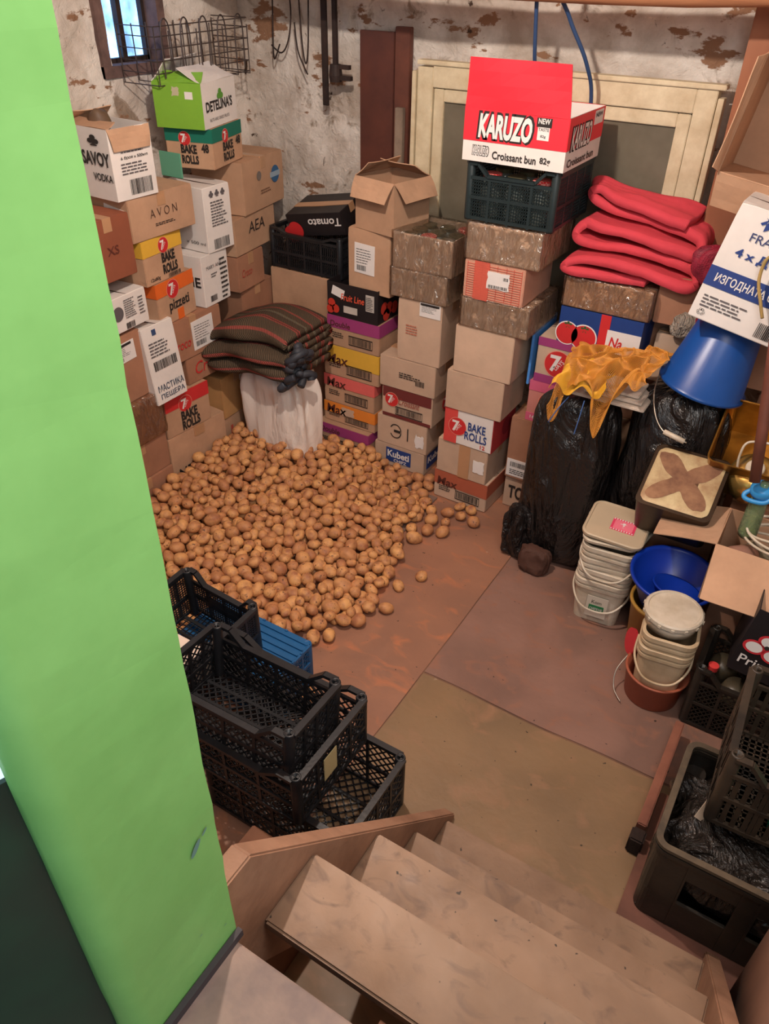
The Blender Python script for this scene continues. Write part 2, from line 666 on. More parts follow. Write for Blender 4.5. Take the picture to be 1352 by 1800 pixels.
def flap(root, w, d, h, side, ln, ang, m_, name='box_flap'):
    """flap hinged on a top edge; ang 0 = straight up, 90 = outwards flat, 180 = hanging down, -90 = closed"""
    bm = BM()
    L = {'F': w, 'B': w, 'L': d, 'R': d}[side]
    n = 6
    t = .004
    grid = [[None] * (n + 1) for _ in range(5)]
    for j in range(5):
        for i in range(n + 1):
            grid[j][i] = (-L / 2 + L * i / n + (0 if 0 < i < n else (0.004 * j * (1 if i == 0 else -1))),
                          0.003 * sin(j * 1.1 + i), ln * j / 4)
    A = [[bm.verts.new((x, y - t / 2, z)) for x, y, z in r] for r in grid]
    B = [[bm.verts.new((x, y + t / 2, z)) for x, y, z in r] for r in grid]
    for j in range(4):
        for i in range(n):
            bm.faces.new((A[j][i], A[j][i + 1], A[j + 1][i + 1], A[j + 1][i]))
            bm.faces.new((B[j][i], B[j + 1][i], B[j + 1][i + 1], B[j][i + 1]))
    for j in range(4):
        bm.faces.new((A[j][0], A[j + 1][0], B[j + 1][0], B[j][0]))
        bm.faces.new((A[j][n], B[j][n], B[j + 1][n], A[j + 1][n]))
    for i in range(n):
        bm.faces.new((A[4][i], A[4][i + 1], B[4][i + 1], B[4][i]))
        bm.faces.new((A[0][i], B[0][i], B[0][i + 1], A[0][i + 1]))
    o = obj(name, bm, m_, root)
    a = R(ang)
    loc, rz = {'F': ((0, -d / 2, h), 0), 'B': ((0, d / 2, h), pi), 'R': ((w / 2, 0, h), pi / 2),
               'L': ((-w / 2, 0, h), -pi / 2)}[side]
    o.matrix_local = Matrix.Translation(loc) @ Matrix.Rotation(rz, 4, 'Z') @ Matrix.Rotation(a, 4, 'X')
    return o


def F(root, which='F', **k):
    w, d, h = root['dims']
    return Face(root, w, d, h, which, **k)


def wrap(root, e=0.006):
    """clear film pulled over a carton"""
    w, d, h = root['dims']
    bm = BM()
    box(bm, -w / 2 - e, w / 2 + e, -d / 2 - e, d / 2 + e, 0.003, h + e)
    bmesh.ops.subdivide_edges(bm, edges=bm.edges[:], cuts=14, use_grid_fill=True)
    s = random.random() * 90
    for v in bm.verts:
        n_ = noise.noise_vector(V((v.co.x * 14 + s, v.co.y * 14, v.co.z * 24)))
        v.co += n_ * 0.004
        if v.co.z < .004:
            v.co.z = .004
    return obj('clear_plastic_wrap', bm, FILM, root, smooth=True)


# ------------------------------------------------------------------ crates
def lattice(bm, o, u, v, U_, V_, s, wd, th, style='diag'):
    o, u, v = V(o), V(u).normalized(), V(v).normalized()
    n = u.cross(v)
    if style == 'diag':
        k = -V_
        while k < U_:
            a0, a1 = max(0, k), min(U_, k + V_)
            if a1 - a0 > 0.004:
                bar(bm, o + u * a0 + v * (a0 - k), o + u * a1 + v * (a1 - k), wd, th, n)
                bar(bm, o + u * a0 + v * (V_ - (a0 - k)), o + u * a1 + v * (V_ - (a1 - k)), wd, th, n)
            k += s
    else:
        sx, sy = s if isinstance(s, tuple) else (s, s)
        k = sx
        while k < U_:
            bar(bm, o + u * k, o + u * k + v * V_, wd, th, n)
            k += sx
        k = sy
        while k < V_:
            bar(bm, o + v * k, o + v * k + u * U_, wd, th, n)
            k += sy


def crate(label, loc, L, W, H, m_, rot=(0, 0, 0), style='diag', s=0.035, dip=0.05, ears=True, solid_base=False,
          wd=0.005, group=None, base=True, name='plastic_crate'):
    root = empty(name, label, 'crate', loc, rot, group)
    root['dims'] = (L, W, H)
    pr = 0.019
    for sx in (-1, 1):
        for sy in (-1, 1):
            bm = BM()
            x, y = sx * (L / 2 - pr), sy * (W / 2 - pr)
            lathe(bm, [(0.0001, .012), (pr * .6, .012), (pr * .8, 0), (pr * .9, 0), (pr, 0.01), (pr, H + .004), (pr * .9, H + .008), (pr * .62, H + .008), (pr * .58, H - .03), (.0001, H - .03)], 14, (x, y, 0))
            obj('corner_post', bm, m_, root, True)
    for k, (o, u, U_, n) in enumerate((((-L / 2 + pr, -W / 2 + .006, 0), (1, 0, 0), L - 2 * pr, (0, -1, 0)),
                                       ((-L / 2 + pr, W / 2 - .006, 0), (1, 0, 0), L - 2 * pr, (0, 1, 0)),
                                       ((-L / 2 + .006, -W / 2 + pr, 0), (0, 1, 0), W - 2 * pr, (-1, 0, 0)),
                                       ((L / 2 - .006, -W / 2 + pr, 0), (0, 1, 0), W - 2 * pr, (1, 0, 0)))):
        bm = BM()
        o, u, n = V(o), V(u), V(n)
        z = V((0, 0, 1))
        dd = dip if k < 2 else 0.0
        top = H - dd
        lattice(bm, o + z * .02, u, z, U_, top - .04, s, wd, .004, style)
        for zz in (.012, H * .42, top - .012):
            bar(bm, o + z * zz, o + z * zz + u * U_, .014, .010, n)
        # rim with raised ends
        if dd:
            pts = [(0, H), (.10, H), (.22, top), (.78, top), (.90, H), (1, H)]
        else:
            pts = [(0, H), (1, H)]
        for (a, za), (b, zb) in zip(pts, pts[1:]):
            bar(bm, o + u * U_ * a + z * za, o + u * U_ * b + z * zb, .012, .022, n)
        for a in (.25, .5, .75):
            bar(bm, o + u * U_ * a, o + u * U_ * a + z * top, .012, .008, n)
        obj('side_panel', bm, m_, root)
    if base:
        bm = BM()
        if solid_base:
            box(bm, -L / 2 + .01, L / 2 - .01, -W / 2 + .01, W / 2 - .01, .004, .010)
            for k in range(7):
                y = -W / 2 + .03 + (W - .06) * k / 6
                bar(bm, (-L / 2 + .01, y, .003), (L / 2 - .01, y, .003), .006, .012, (0, 0, 1))
        else:
            lattice(bm, (-L / 2 + .01, -W / 2 + .01, .008), (1, 0, 0), (0, 1, 0), L - .02, W - .02, (s if style == 'diag' else (.02, .02)), wd, .005, style)
            for y in (-W / 4, 0, W / 4):
                bar(bm, (-L / 2 + .01, y, .008), (L / 2 - .01, y, .008), .012, .008, (0, 0, 1))
        obj('base_panel', bm, m_, root)
    return root


# ------------------------------------------------------------------ soft things
def blob(rx, ry, h, ex=0.55, ez=0.5, seed=0, amp=.02, fr=5, fold=.012, nfold=9, seg=96, rings=64, taper=0.0, top=1.0):
    """a filled sack: superellipsoid standing on z=0 with folds"""
    bm = BM()
    def sp(v, e):
        return math.copysign(abs(v) ** e, v)
    grid = []
    for j in range(rings + 1):
        ph = -pi / 2 + pi * j / rings
        row = []
        for i in range(seg):
            th = 2 * pi * i / seg
            cx, sx = cos(th), sin(th)
            r = sp(cos(ph), ez)
            z = sp(sin(ph), ez) * .5 + .5
            k = 1 - taper * z
            p = V((rx * r * sp(cx, ex) * k, ry * r * sp(sx, ex) * k, h * z))
            nrm = V((cx, sx, 0))
            f = fold * sin(nfold * th + 2.5 * noise.noise(V((z * 2, seed, th)))) * (0.4 + z)
            n1 = noise.noise_vector(V((p.x * fr + seed, p.y * fr, p.z * fr * .8)))
            n2 = noise.noise_vector(V((p.x * fr * 3 + seed, p.y * fr * 3, p.z * fr * 1.6)))
            n3 = abs(noise.noise(V((p.x * fr * 5 + seed, p.y * fr * 5, p.z * fr * 2.5))))
            q = p + nrm * f * r + n1 * amp + n2 * amp * .4 - nrm * n3 * amp * .5
            q.z = max(q.z, 0.001 * (1 + z))
            row.append(q)
        grid.append(row)
    b0 = bm.verts.new(sum(grid[0], V()) / seg)
    t0 = bm.verts.new(sum(grid[-1], V()) / seg)
    vr = [[bm.verts.new(q) for q in row] for row in grid[1:-1]]
    for i in range(seg):
        bm.faces.new((b0, vr[0][(i + 1) % seg], vr[0][i]))
        bm.faces.new((t0, vr[-1][i], vr[-1][(i + 1) % seg]))
    for A, B in zip(vr, vr[1:]):
        for i in range(seg):
            bm.faces.new((A[i], A[(i + 1) % seg], B[(i + 1) % seg], B[i]))
    return bm


def ribbon(path, y0, y1, th=.008, ny=40, amp=.01, fr=6, seed=0, taperfn=None, uvs=True):
    """fabric: path in x,z swept along y; double skinned; uv = arc length, y"""
    pts = smoothpath([(a, 0, b) for a, b in path], 8)
    bm = BM()
    uv = bm.loops.layers.uv.new('uv')
    arc = [0]
    for a, b in zip(pts, pts[1:]):
        arc.append(arc[-1] + (b - a).length)
    N = len(pts)
    nor = []
    for i in range(N):
        d = (pts[min(i + 1, N - 1)] - pts[max(i - 1, 0)]).normalized()
        nor.append(V((-d.z, 0, d.x)))
    def P(i, j, s):
        y = y0 + (y1 - y0) * j / ny
        p = pts[i] + nor[i] * th * .5 * s
        p.y = y
        n1 = noise.noise_vector(V((p.x * fr + seed, p.y * fr, p.z * fr)))
        n2 = noise.noise_vector(V((p.x * fr * 2.6 + seed, p.y * fr * 2.6, p.z * fr * 2.6)))
        p = p + n1 * amp + n2 * amp * .3
        if taperfn:
            p = taperfn(p, j / ny, arc[i] / arc[-1])
        return p
    G = {}
    for s in (-1, 1):
        for i in range(N):
            for j in range(ny + 1):
                G[s, i, j] = bm.verts.new(P(i, j, s))
    def face(ks):
        f = bm.faces.new([G[k] for k in ks])
        for lp, k in zip(f.loops, ks):
            lp[uv].uv = (arc[k[1]], (y1 - y0) * k[2] / ny)
    for i in range(N - 1):
        for j in range(ny):
            face(((1, i, j), (1, i + 1, j), (1, i + 1, j + 1), (1, i, j + 1)))
            face(((-1, i, j), (-1, i, j + 1), (-1, i + 1, j + 1), (-1, i + 1, j)))
    for i in range(N - 1):
        face(((1, i, 0), (-1, i, 0), (-1, i + 1, 0), (1, i + 1, 0)))
        face(((1, i, ny), (1, i + 1, ny), (-1, i + 1, ny), (-1, i, ny)))
    for j in range(ny):
        face(((1, 0, j), (1, 0, j + 1), (-1, 0, j + 1), (-1, 0, j)))
        face(((1, N - 1, j), (-1, N - 1, j), (-1, N - 1, j + 1), (1, N - 1, j + 1)))
    return bm

# ================================================================== SETTING
def plaster_mat(name, seed, patch=0.5):
    M = bpy.data.materials.new(name)
    M.use_nodes = True
    nt = M.node_tree
    n, l = nt.nodes, nt.links
    b = n['Principled BSDF']
    b.inputs['Roughness'].default_value = 0.9
    b.inputs['Specular IOR Level'].default_value = 0.15
    tc = n.new('ShaderNodeTexCoord')
    def noi(sc, det, off, dist=0.0, st=(1, 1, 1)):
        mp = n.new('ShaderNodeMapping')
        mp.inputs['Location'].default_value = (off + seed, off * 1.7, off * .6)
        mp.inputs['Scale'].default_value = st
        l.new(tc.outputs['Object'], mp.inputs[0])
        x = n.new('ShaderNodeTexNoise')
        x.inputs['Scale'].default_value = sc
        x.inputs['Detail'].default_value = det
        x.inputs['Roughness'].default_value = 0.62
        x.inputs['Distortion'].default_value = dist
        l.new(mp.outputs[0], x.inputs['Vector'])
        return x.outputs['Fac']
    def rng(s, a, b_):
        r = n.new('ShaderNodeMapRange')
        r.inputs[1].default_value = a
        r.inputs[2].default_value = b_
        l.new(s, r.inputs[0])
        return r.outputs[0]
    def mix(f, a, b_):
        m_ = n.new('ShaderNodeMix')
        m_.data_type = 'RGBA'
        l.new(f, m_.inputs[0])
        for k, x in ((6, a), (7, b_)):
            if isinstance(x, tuple):
                m_.inputs[k].default_value = lin(x) + (1,)
            else:
                l.new(x, m_.inputs[k])
        return m_.outputs[2]
    c = mix(rng(noi(3.2, 8, 1, .3), .35, .62), (178, 162, 148), (226, 216, 206))
    c = mix(rng(noi(5.5, 9, 9, .8), .58, .66), c, (150, 132, 116))
    c = mix(rng(noi(3.4, 6, 20, .1, (1, 1, 2.2)), patch + .09, patch + .115), c, (144, 108, 84))
    c = mix(rng(noi(9, 9, 31, 1.2, (1.4, 1.4, .8)), .65, .69), c, (72, 56, 46))
    l.new(c, b.inputs['Base Color'])
    bp = n.new('ShaderNodeBump')
    bp.inputs['Strength'].default_value = .9
    bp.inputs['Distance'].default_value = .02
    ad = n.new('ShaderNodeMath')
    ad.operation = 'ADD'
    l.new(noi(14, 10, 2, .6), ad.inputs[0])
    l.new(noi(4, 5, 5), ad.inputs[1])
    l.new(ad.outputs[0], bp.inputs['Height'])
    l.new(bp.outputs[0], b.inputs['Normal'])
    return M


PLAST = plaster_mat('peeling_limewash', 3.0, .50)
PLAST2 = plaster_mat('peeling_limewash_left', 12.0, .50)


def wallgrid(o, u, v, U_, V_, step, nrm, amp, hole=None, seed=0):
    bm = BM()
    o, u, v, nrm = V(o), V(u), V(v), V(nrm)
    nu, nv = int(U_ / step), int(V_ / step)
    g = {}
    for i in range(nu + 1):
        for j in range(nv + 1):
            a, b = U_ * i / nu, V_ * j / nv
            p = o + u * a + v * b
            k = noise.noise(V((a * 2.3 + seed, b * 2.3, 1))) + .5 * noise.noise(V((a * 6 + seed, b * 6, 4))) + .3 * noise.noise(V((a * 17 + seed, b * 17, 8)))
            g[i, j] = (bm.verts.new(p + nrm * amp * k), a, b)
    for i in range(nu):
        for j in range(nv):
            if hole:
                a, b = g[i, j][1] + step / 2, g[i, j][2] + step / 2
                if hole[0] < a < hole[1] and hole[2] < b < hole[3]:
                    continue
            bm.faces.new((g[i, j][0], g[i + 1, j][0], g[i + 1, j + 1][0], g[i, j + 1][0]))
    return bm


XL, YB, ZC = -3.35, 3.90, 3.2
struct('wall_back', wallgrid((XL - .05, YB, 0), (1, 0, 0), (0, 0, 1), 4.6, ZC, .04, (0, -1, 0), .022, seed=4), PLAST, smooth=True)
WY0, WY1, WZ0 = 2.93, 3.27, 2.04
struct('wall_left', wallgrid((XL, YB + .05, 0), (0, -1, 0), (0, 0, 1), 4.4, ZC, .04, (1, 0, 0), .022,
                             hole=(YB + .05 - WY1, YB + .05 - WY0, WZ0, 2.7), seed=9), PLAST2, smooth=True)
bm = BM()
box(bm, 1.10, 1.20, -1.6, YB, 0, ZC)
struct('wall_right', bm, PLAST)
bm = BM()
box(bm, XL - .1, 1.2, -1.7, YB + .1, ZC, ZC + .06)
struct('ceiling', bm, mat('ceiling_boards', (150, 112, 84), .9, rgb2=(112, 80, 58), vscale=3, stretch=(4, .3, 1)))

bm = BM()
box(bm, XL - .05, 1.2, -1.6, YB + .05, -.06, 0)
struct('floor', bm, mat('floor_screed', (128, 92, 72), .75, rgb2=(96, 68, 54), vscale=4, bump=.15))


def lino_mat(name, a, b_, c_, sc, rough=.5):
    M = bpy.data.materials.new(name)
    M.use_nodes = True
    nt = M.node_tree
    n, l = nt.nodes, nt.links
    p = n['Principled BSDF']
    tc = n.new('ShaderNodeTexCoord')
    def noi(s, det, dist, off, lo, hi, st=(1, 1, 1)):
        mp = n.new('ShaderNodeMapping')
        mp.inputs['Location'].default_value = (off, off, 0)
        mp.inputs['Scale'].default_value = st
        l.new(tc.outputs['Object'], mp.inputs[0])
        x = n.new('ShaderNodeTexNoise')
        x.inputs['Scale'].default_value = s
        x.inputs['Detail'].default_value = det
        x.inputs['Distortion'].default_value = dist
        l.new(mp.outputs[0], x.inputs[0])
        r = n.new('ShaderNodeMapRange')
        r.inputs[1].default_value = lo
        r.inputs[2].default_value = hi
        l.new(x.outputs['Fac'], r.inputs[0])
        return r.outputs[0]
    def mix(f, a, b2):
        m_ = n.new('ShaderNodeMix')
        m_.data_type = 'RGBA'
        l.new(f, m_.inputs[0])
        for k, x in ((6, a), (7, b2)):
            if isinstance(x, tuple):
                m_.inputs[k].default_value = lin(x) + (1,)
            else:
                l.new(x, m_.inputs[k])
        return m_.outputs[2]
    c = mix(noi(sc, 6, .4, 0, .38, .62), a, b_)
    c = mix(noi(sc * 4, 9, 1.0, 7, .54, .74, (.8, 1.2, 1)), c, c_)
    c = mix(noi(46, 2, 0, 3, .72, .76), c, tuple(int(x * .45) for x in a))
    c = mix(noi(9, 3, 0, 13, .74, .82), c, (214, 190, 168))
    l.new(c, p.inputs['Base Color'])
    l.new(noi(sc * 2, 6, 0, 5, .2, .8), p.inputs['Roughness'])
    r = n.new('ShaderNodeMapRange')
    r.inputs[3].default_value = rough - .12
    r.inputs[4].default_value = rough + .2
    l.new(noi(sc * 2, 6, 0, 5, .2, .8), r.inputs[0])
    l.new(r.outputs[0], p.inputs['Roughness'])
    bp = n.new('ShaderNodeBump')
    bp.inputs['Strength'].default_value = .25
    bp.inputs['Distance'].default_value = .01
    l.new(noi(18, 6, .3, 2, 0, 1), bp.inputs['Height'])
    l.new(bp.outputs[0], p.inputs['Normal'])
    return M


def sheet(label, x0, x1, y0, y1, z, m_, edge=.006):
    bm = BM()
    nx, ny = int((x1 - x0) / .05) + 1, int((y1 - y0) / .05) + 1
    G = {}
    for i in range(nx + 1):
        for j in range(ny + 1):
            x, y = x0 + (x1 - x0) * i / nx, y0 + (y1 - y0) * j / ny
            if i in (0, nx):
                x += edge * noise.noise(V((y * 3, z * 99, 0)))
            if j in (0, ny):
                y += edge * 2 * noise.noise(V((x * 3, z * 99, 5)))
            zz = z + .0015 * (1 + noise.noise(V((x * 2.5, y * 2.5, z * 50))))
            G[i, j] = bm.verts.new((x, y, zz))
    for i in range(nx):
        for j in range(ny):
            bm.faces.new((G[i, j], G[i + 1, j], G[i + 1, j + 1], G[i, j + 1]))
    be = [e for e in bm.edges if e.is_boundary]
    r = bmesh.ops.extrude_edge_only(bm, edges=be)
    for v in r['geom']:
        if isinstance(v, bmesh.types.BMVert):
            v.co.z = .0004
    return tag(obj('linoleum_sheet', bm, m_, None, False), label, 'floor covering')


sheet('reddish worn linoleum sheet under and beside the potato heap', -3.2, -1.02, .6, 3.85, .002,
      lino_mat('lino_red', (138, 100, 82), (160, 114, 90), (186, 118, 82), 2.2, .42))
sheet('brown linoleum sheet in front of the black bags and white buckets', -1.015, .95, 2.045, 3.85, .0024,
      lino_mat('lino_purple', (124, 94, 82), (146, 110, 96), (150, 104, 84), 2.5, .5))
sheet('olive brown linoleum sheet at the foot of the stairs', -1.015, .95, .55, 2.035, .002,
      lino_mat('lino_olive', (122, 98, 72), (138, 110, 80), (150, 114, 86), 2.0, .48))

# ---- left barred window with daylight
bm = BM()
f = .03
box(bm, XL - .10, XL - .07, WY0 - .03, WY0 + .02, WZ0 - .03, 2.75)
box(bm, XL - .10, XL - .07, WY1 - .02, WY1 + .03, WZ0 - .03, 2.75)
box(bm, XL - .10, XL - .07, WY0 - .03, WY1 + .03, WZ0 - .03, WZ0 + .02)
box(bm, XL - .10, XL - .065, (WY0 + WY1) / 2 - .014, (WY0 + WY1) / 2 + .014, WZ0, 2.75)
win1 = struct('window_1', bm, IRON)
bm = BM()
box(bm, XL - .11, XL - .105, WY0 - .03, WY1 + .03, WZ0 - .03, 2.75)
G = bpy.data.materials.new('daylit_pane')
G.use_nodes = True
gb = G.node_tree.nodes['Principled BSDF']
gb.inputs['Base Color'].default_value = (.2, .4, .8, 1)
gb.inputs['Emission Color'].default_value = (.24, .50, 1.0, 1)
ntg = G.node_tree
tcg = ntg.nodes.new('ShaderNodeTexCoord')
ng = ntg.nodes.new('ShaderNodeTexNoise')
ng.inputs['Scale'].default_value = 9
ng.inputs['Detail'].default_value = 3
ntg.links.new(tcg.outputs['Object'], ng.inputs['Vector'])
rg = ntg.nodes.new('ShaderNodeMapRange')
rg.inputs[1].default_value = .35
rg.inputs[2].default_value = .65
rg.inputs[3].default_value = 1.0
rg.inputs[4].default_value = 4.0
ntg.links.new(ng.outputs['Fac'], rg.inputs[0])
ntg.links.new(rg.outputs[0], gb.inputs['Emission Strength'])
obj('window_pane', bm, G, win1)
bm = BM()   # deep reveal
box(bm, XL - .11, XL + .015, WY0 - .05, WY0, WZ0 - .05, 2.75)
box(bm, XL - .11, XL + .015, WY1, WY1 + .05, WZ0 - .05, 2.75)
box(bm, XL - .11, XL + .02, WY0 - .05, WY1 + .05, WZ0 - .05, WZ0)
obj('window_reveal', bm, mat('reveal_plaster', (120, 92, 84), .9, rgb2=(84, 64, 60), vscale=9, bump=.4), win1)

# wire rack hung under the window
root = empty('wire_basket', 'rusty wire basket hanging on the wall under the small window', 'basket', (XL + .03, 2.98, 1.97))
WIRE = mat('dark_wire', (74, 62, 58), .6, metal=.5)
bx, by, bz = .24, .66, .24
bm = BM()
for k in range(8):
    y = by * k / 7
    tube(bm, [(0, y, bz), (bx * .02, y, 0), (bx, y, 0), (bx, y, bz * (.92 if k % 2 else 1))], .0032, 6)
for z in (0, .05, .10, .15, .20, .24):
    tube(bm, [(0, 0, z), (bx, 0, z), (bx, by, z + .01), (0, by, z + .01)], .0026, 6)
obj('wire_frame', bm, WIRE, root)
bm = BM()
for k in range(5):
    y = .04 + k * .13
    tube(bm, smoothpath([(bx + .004, y, .03), (bx + .006, y, .22), (bx + .006, y + .03, .27), (bx + .004, y + .06, .22), (bx + .004, y + .06, .03)], 5), .0036, 6)
obj('wire_hoop', bm, WIRE, root)

# ---- old window frame on the back wall
wx0, wx1, wz1, wy = -2.125, -.70, 2.055, 3.775
root = empty('window_2', '', '', (0, 0, 0))
del root['label'], root['category']
root['kind'] = 'structure'
bm = BM()
wz0 = .75
for a, b, c, d in ((wx0, wx0 + .085, wz0, wz1), (wx1 - .085, wx1, wz0, wz1 + .01), (wx0 + .0855, wx1 - .0855, wz1 - .085, wz1 + .01), (wx0 + .0855, wx1 - .0855, wz0, wz0 + .08)):
    box(bm, a, b, wy, wy + .07, c, d, .003)
box(bm, wx0, wx1 + .03, wy - .012, wy + .05, wz1 + .0105, wz1 + .03, .003)
obj('window_frame', bm, CREAM, root)
xm = (wx0 + wx1) / 2
for a, b in ((wx0 + .09, xm - .005), (xm + .005, wx1 - .09)):
    bm = BM()
    for q in ((a, a + .055, wz0 + .08, wz1 - .09), (b - .055, b, wz0 + .08, wz1 - .09), (a + .0555, b - .0555, wz1 - .145, wz1 - .09), (a + .0555, b - .0555, wz0 + .08, wz0 + .135)):
        box(bm, q[0], q[1], wy + .012, wy + .05, q[2], q[3], .003)
    s_ = obj('sash', bm, CREAM, root)
    bm = BM()
    box(bm, a + .05, b - .05, wy + .028, wy + .034, wz0 + .12, wz1 - .14)
    obj('dusty_pane', bm, GLASSD, s_)
for k, (a, b) in enumerate(((wx1 + .006, wx1 + .03), (wx0 - .028, wx0 - .006))):
    bm = BM()
    box(bm, a, b, wy - .008, wy + .05, wz0, wz1 - .02, .002)
    obj('casing_strip', bm, CREAM, root)

# dark boards leaning by the window
bm = BM()
box(bm, -2.505, -2.30, 3.835, 3.86, .001, 2.185, .003)
tag(obj('wooden_board', bm, DBOARD), 'tall dark brown board standing against the back wall left of the window', 'board')
bm = BM()
box(bm, -2.292, -2.205, 3.83, 3.862, .001, 2.21, .003)
tag(obj('wooden_board', bm, mat('red_brown_board', (110, 62, 46), .6, rgb2=(84, 46, 36), vscale=5)),
    'narrow red brown board standing right of the wide dark one', 'board')
bm = BM()
box(bm, -2.262, -2.215, 3.79, 3.82, .001, 1.86, .003)
tag(obj('wooden_board', bm, mat('grey_slat', (150, 130, 112), .8, rgb2=(112, 94, 80), vscale=6)),
    'short grey wooden slat in front of the narrow red brown board', 'board')

# log beam near the ceiling
bm = BM()
pts = [(XL + .02 + i * .36, 3.42 + .012 * sin(i * 1.3), 2.415 + .010 * sin(i * .9)) for i in range(13)]
tube(bm, pts, [.055 + .005 * sin(i * 2.1) for i in range(13)], 18)
tag(obj('ceiling_beam', bm, LOGW, None, True), 'long peeled log beam under the ceiling across the back wall', 'beam')
# timber post at right
bm = BM()
box(bm, -.62, -.44, 3.68, 3.84, .001, ZC - .001, .006)
tag(obj('wooden_post', bm, mat('orange_timber', (176, 116, 84), .75, rgb2=(146, 92, 66), vscale=3, bump=.2, stretch=(1, 1, .15)), None, False),
    'square orange brown timber post right of the back window', 'post')
# blue cables hanging from the beam
for pts, lab in (([(-1.415, 3.40, 2.99), (-1.42, 3.45, 2.5), (-1.43, 3.53, 2.2), (-1.44, 3.60, 2.02), (-1.44, 3.62, 1.6)], 'straight left one of two blue cables hanging behind the red box'),
                 ([(-1.36, 3.40, 2.99), (-1.34, 3.43, 2.48), (-1.29, 3.52, 2.30), (-1.22, 3.60, 2.14), (-1.20, 3.68, 1.98), (-1.2, 3.70, 1.6)], 'curved right one of two blue cables hanging behind the red box')):
    bm = BM()
    tube(bm, smoothpath(pts, 8), .0085, 10)
    tag(obj('hanging_cable', bm, mat('blue_cable', (44, 70, 110), .5), None, True), lab, 'cable')

# ironmongery hanging on the back wall
def wire(label, pts, r=.004, cat='wire', m_=None, name='hanging_wire', group=None):
    bm = BM()
    tube(bm, smoothpath(pts, 6), r, 7)
    return tag(obj(name, bm, m_ or IRON, None, True), label, cat, group)


YW = 3.80
wire('looped wire hook hanging leftmost on the back wall', [(-3.02, YW, 2.40), (-3.03, YW - .01, 2.1), (-3.01, YW - .03, 2.03), (-2.97, YW - .03, 2.10)])
wire('long wide loop of dark wire hanging left of the iron bars', [(-3.05, YW, 2.09), (-2.97, YW - .02, 2.06), (-2.92, YW - .02, 2.12), (-2.91, YW, 2.25), (-2.93, YW, 2.42)])
wire('narrow hairpin wire hanging just left of the iron bars', [(-2.86, YW, 2.42), (-2.83, YW - .02, 2.12), (-2.81, YW - .02, 2.02), (-2.79, YW - .02, 2.12), (-2.79, YW, 2.42)])
wire('bent wire with crossed ends between the wire loops', [(-2.89, YW, 2.2), (-2.86, YW - .02, 2.08), (-2.82, YW - .02, 2.0), (-2.80, YW - .02, 1.97)])
root = empty('iron_bar', 'long flat rusty iron bar hanging lowest on the back wall', 'iron bar', (-2.70, 3.80, 1.83))
bm = BM()
box(bm, -.018, .018, -.006, .006, .0, .60, .002)
obj('bar_blade', bm, IRON, root)
root = empty('iron_tool', 'rusty iron clamp with a round head hanging right of the long bar', 'tool', (-2.62, 3.78, 1.98))
bm = BM()
box(bm, -.014, .014, -.008, .008, .0, .45, .002)
obj('tool_shaft', bm, IRON, root)
bm = BM()
lathe(bm, [(.001, -.03), (.032, -.03), (.036, 0), (.03, .05), (.001, .05)], 16)
box(bm, .02, .09, -.012, .012, .03, .05)
box(bm, .02, .10, -.012, .012, -.02, 0)
obj('tool_head', bm, IRON, root)

# ---- green door pier and the dark door beyond it
GREEN = mat('green_gloss_paint', (128, 186, 106), .5, rgb2=(112, 168, 90), vscale=3, bump=.25, bscale=9, detail=6)
ZL = 1.15
bm = BM()
PX = -.53
pts = [(PX, .42), (PX - .02, .425), (PX - .16, .425), (PX - .16, .20)]
arc_ = [(PX - .035 + .035 * cos(R(t)), .24 + .035 * sin(R(t))) for t in range(-90, 1, 15)]
pts = [(PX, .422), (PX - .03, .43), (PX - .048, .235)] + arc_
zs = [ZL + .001 + i * (ZC - ZL - .002) / 44 for i in range(45)]
rings = []
for z in zs:
    ring = []
    for k, (x, y) in enumerate(pts):
        j = noise.noise(V((z * 14, k * 3.1, 0)))
        ring.append((x + .002 * j, y + (.003 * noise.noise(V((z * 30, 7, 0))) if k == 0 else .001 * j)))
    rings.append((ring[::-1], z))
loft(bm, rings)
bmesh.ops.recalc_face_normals(bm, faces=bm.faces)
o = struct('wall_green_jamb', bm, GREEN)
for q in o.data.polygons:
    q.use_smooth = q.center.y < .28 and abs(q.normal.z) < .5
bm = BM()
prism(bm, [(PX + .002, .205), (PX + .012, .205), (PX + .012, .425), (PX + .002, .425)], 'z', ZL, ZL + .018)
struct('baseboard_jamb', bm, mat('dark_joint', (62, 54, 58), .7, vary=.3))
# door leaf standing open left of the jamb
root = empty('door_1', '', '', (0, 0, 0))
del root['label'], root['category']
root['kind'] = 'structure'
DGREEN = mat('dark_green_door', (10, 62, 44), .3, rgb2=(6, 44, 34), vscale=3)
leaf = [(-.566, .240), (-.596, .255), (-.79, -.33), (-.76, -.34)]
bm = BM()
prism(bm, leaf, 'z', ZL + .004, 1.80)
obj('door_panel', bm, DGREEN, root)
bm = BM()
prism(bm, [(-.574, .235), (-.585, .235), (-.776, -.33), (-.766, -.33)], 'z', 1.80, 2.95)
Wn = bpy.data.materials.new('bright_door_pane')
Wn.use_nodes = True
wb = Wn.node_tree.nodes['Principled BSDF']
wb.inputs['Emission Color'].default_value = (.62, .86, 1, 1)
wb.inputs['Emission Strength'].default_value = .9
obj('door_pane', bm, Wn, root)
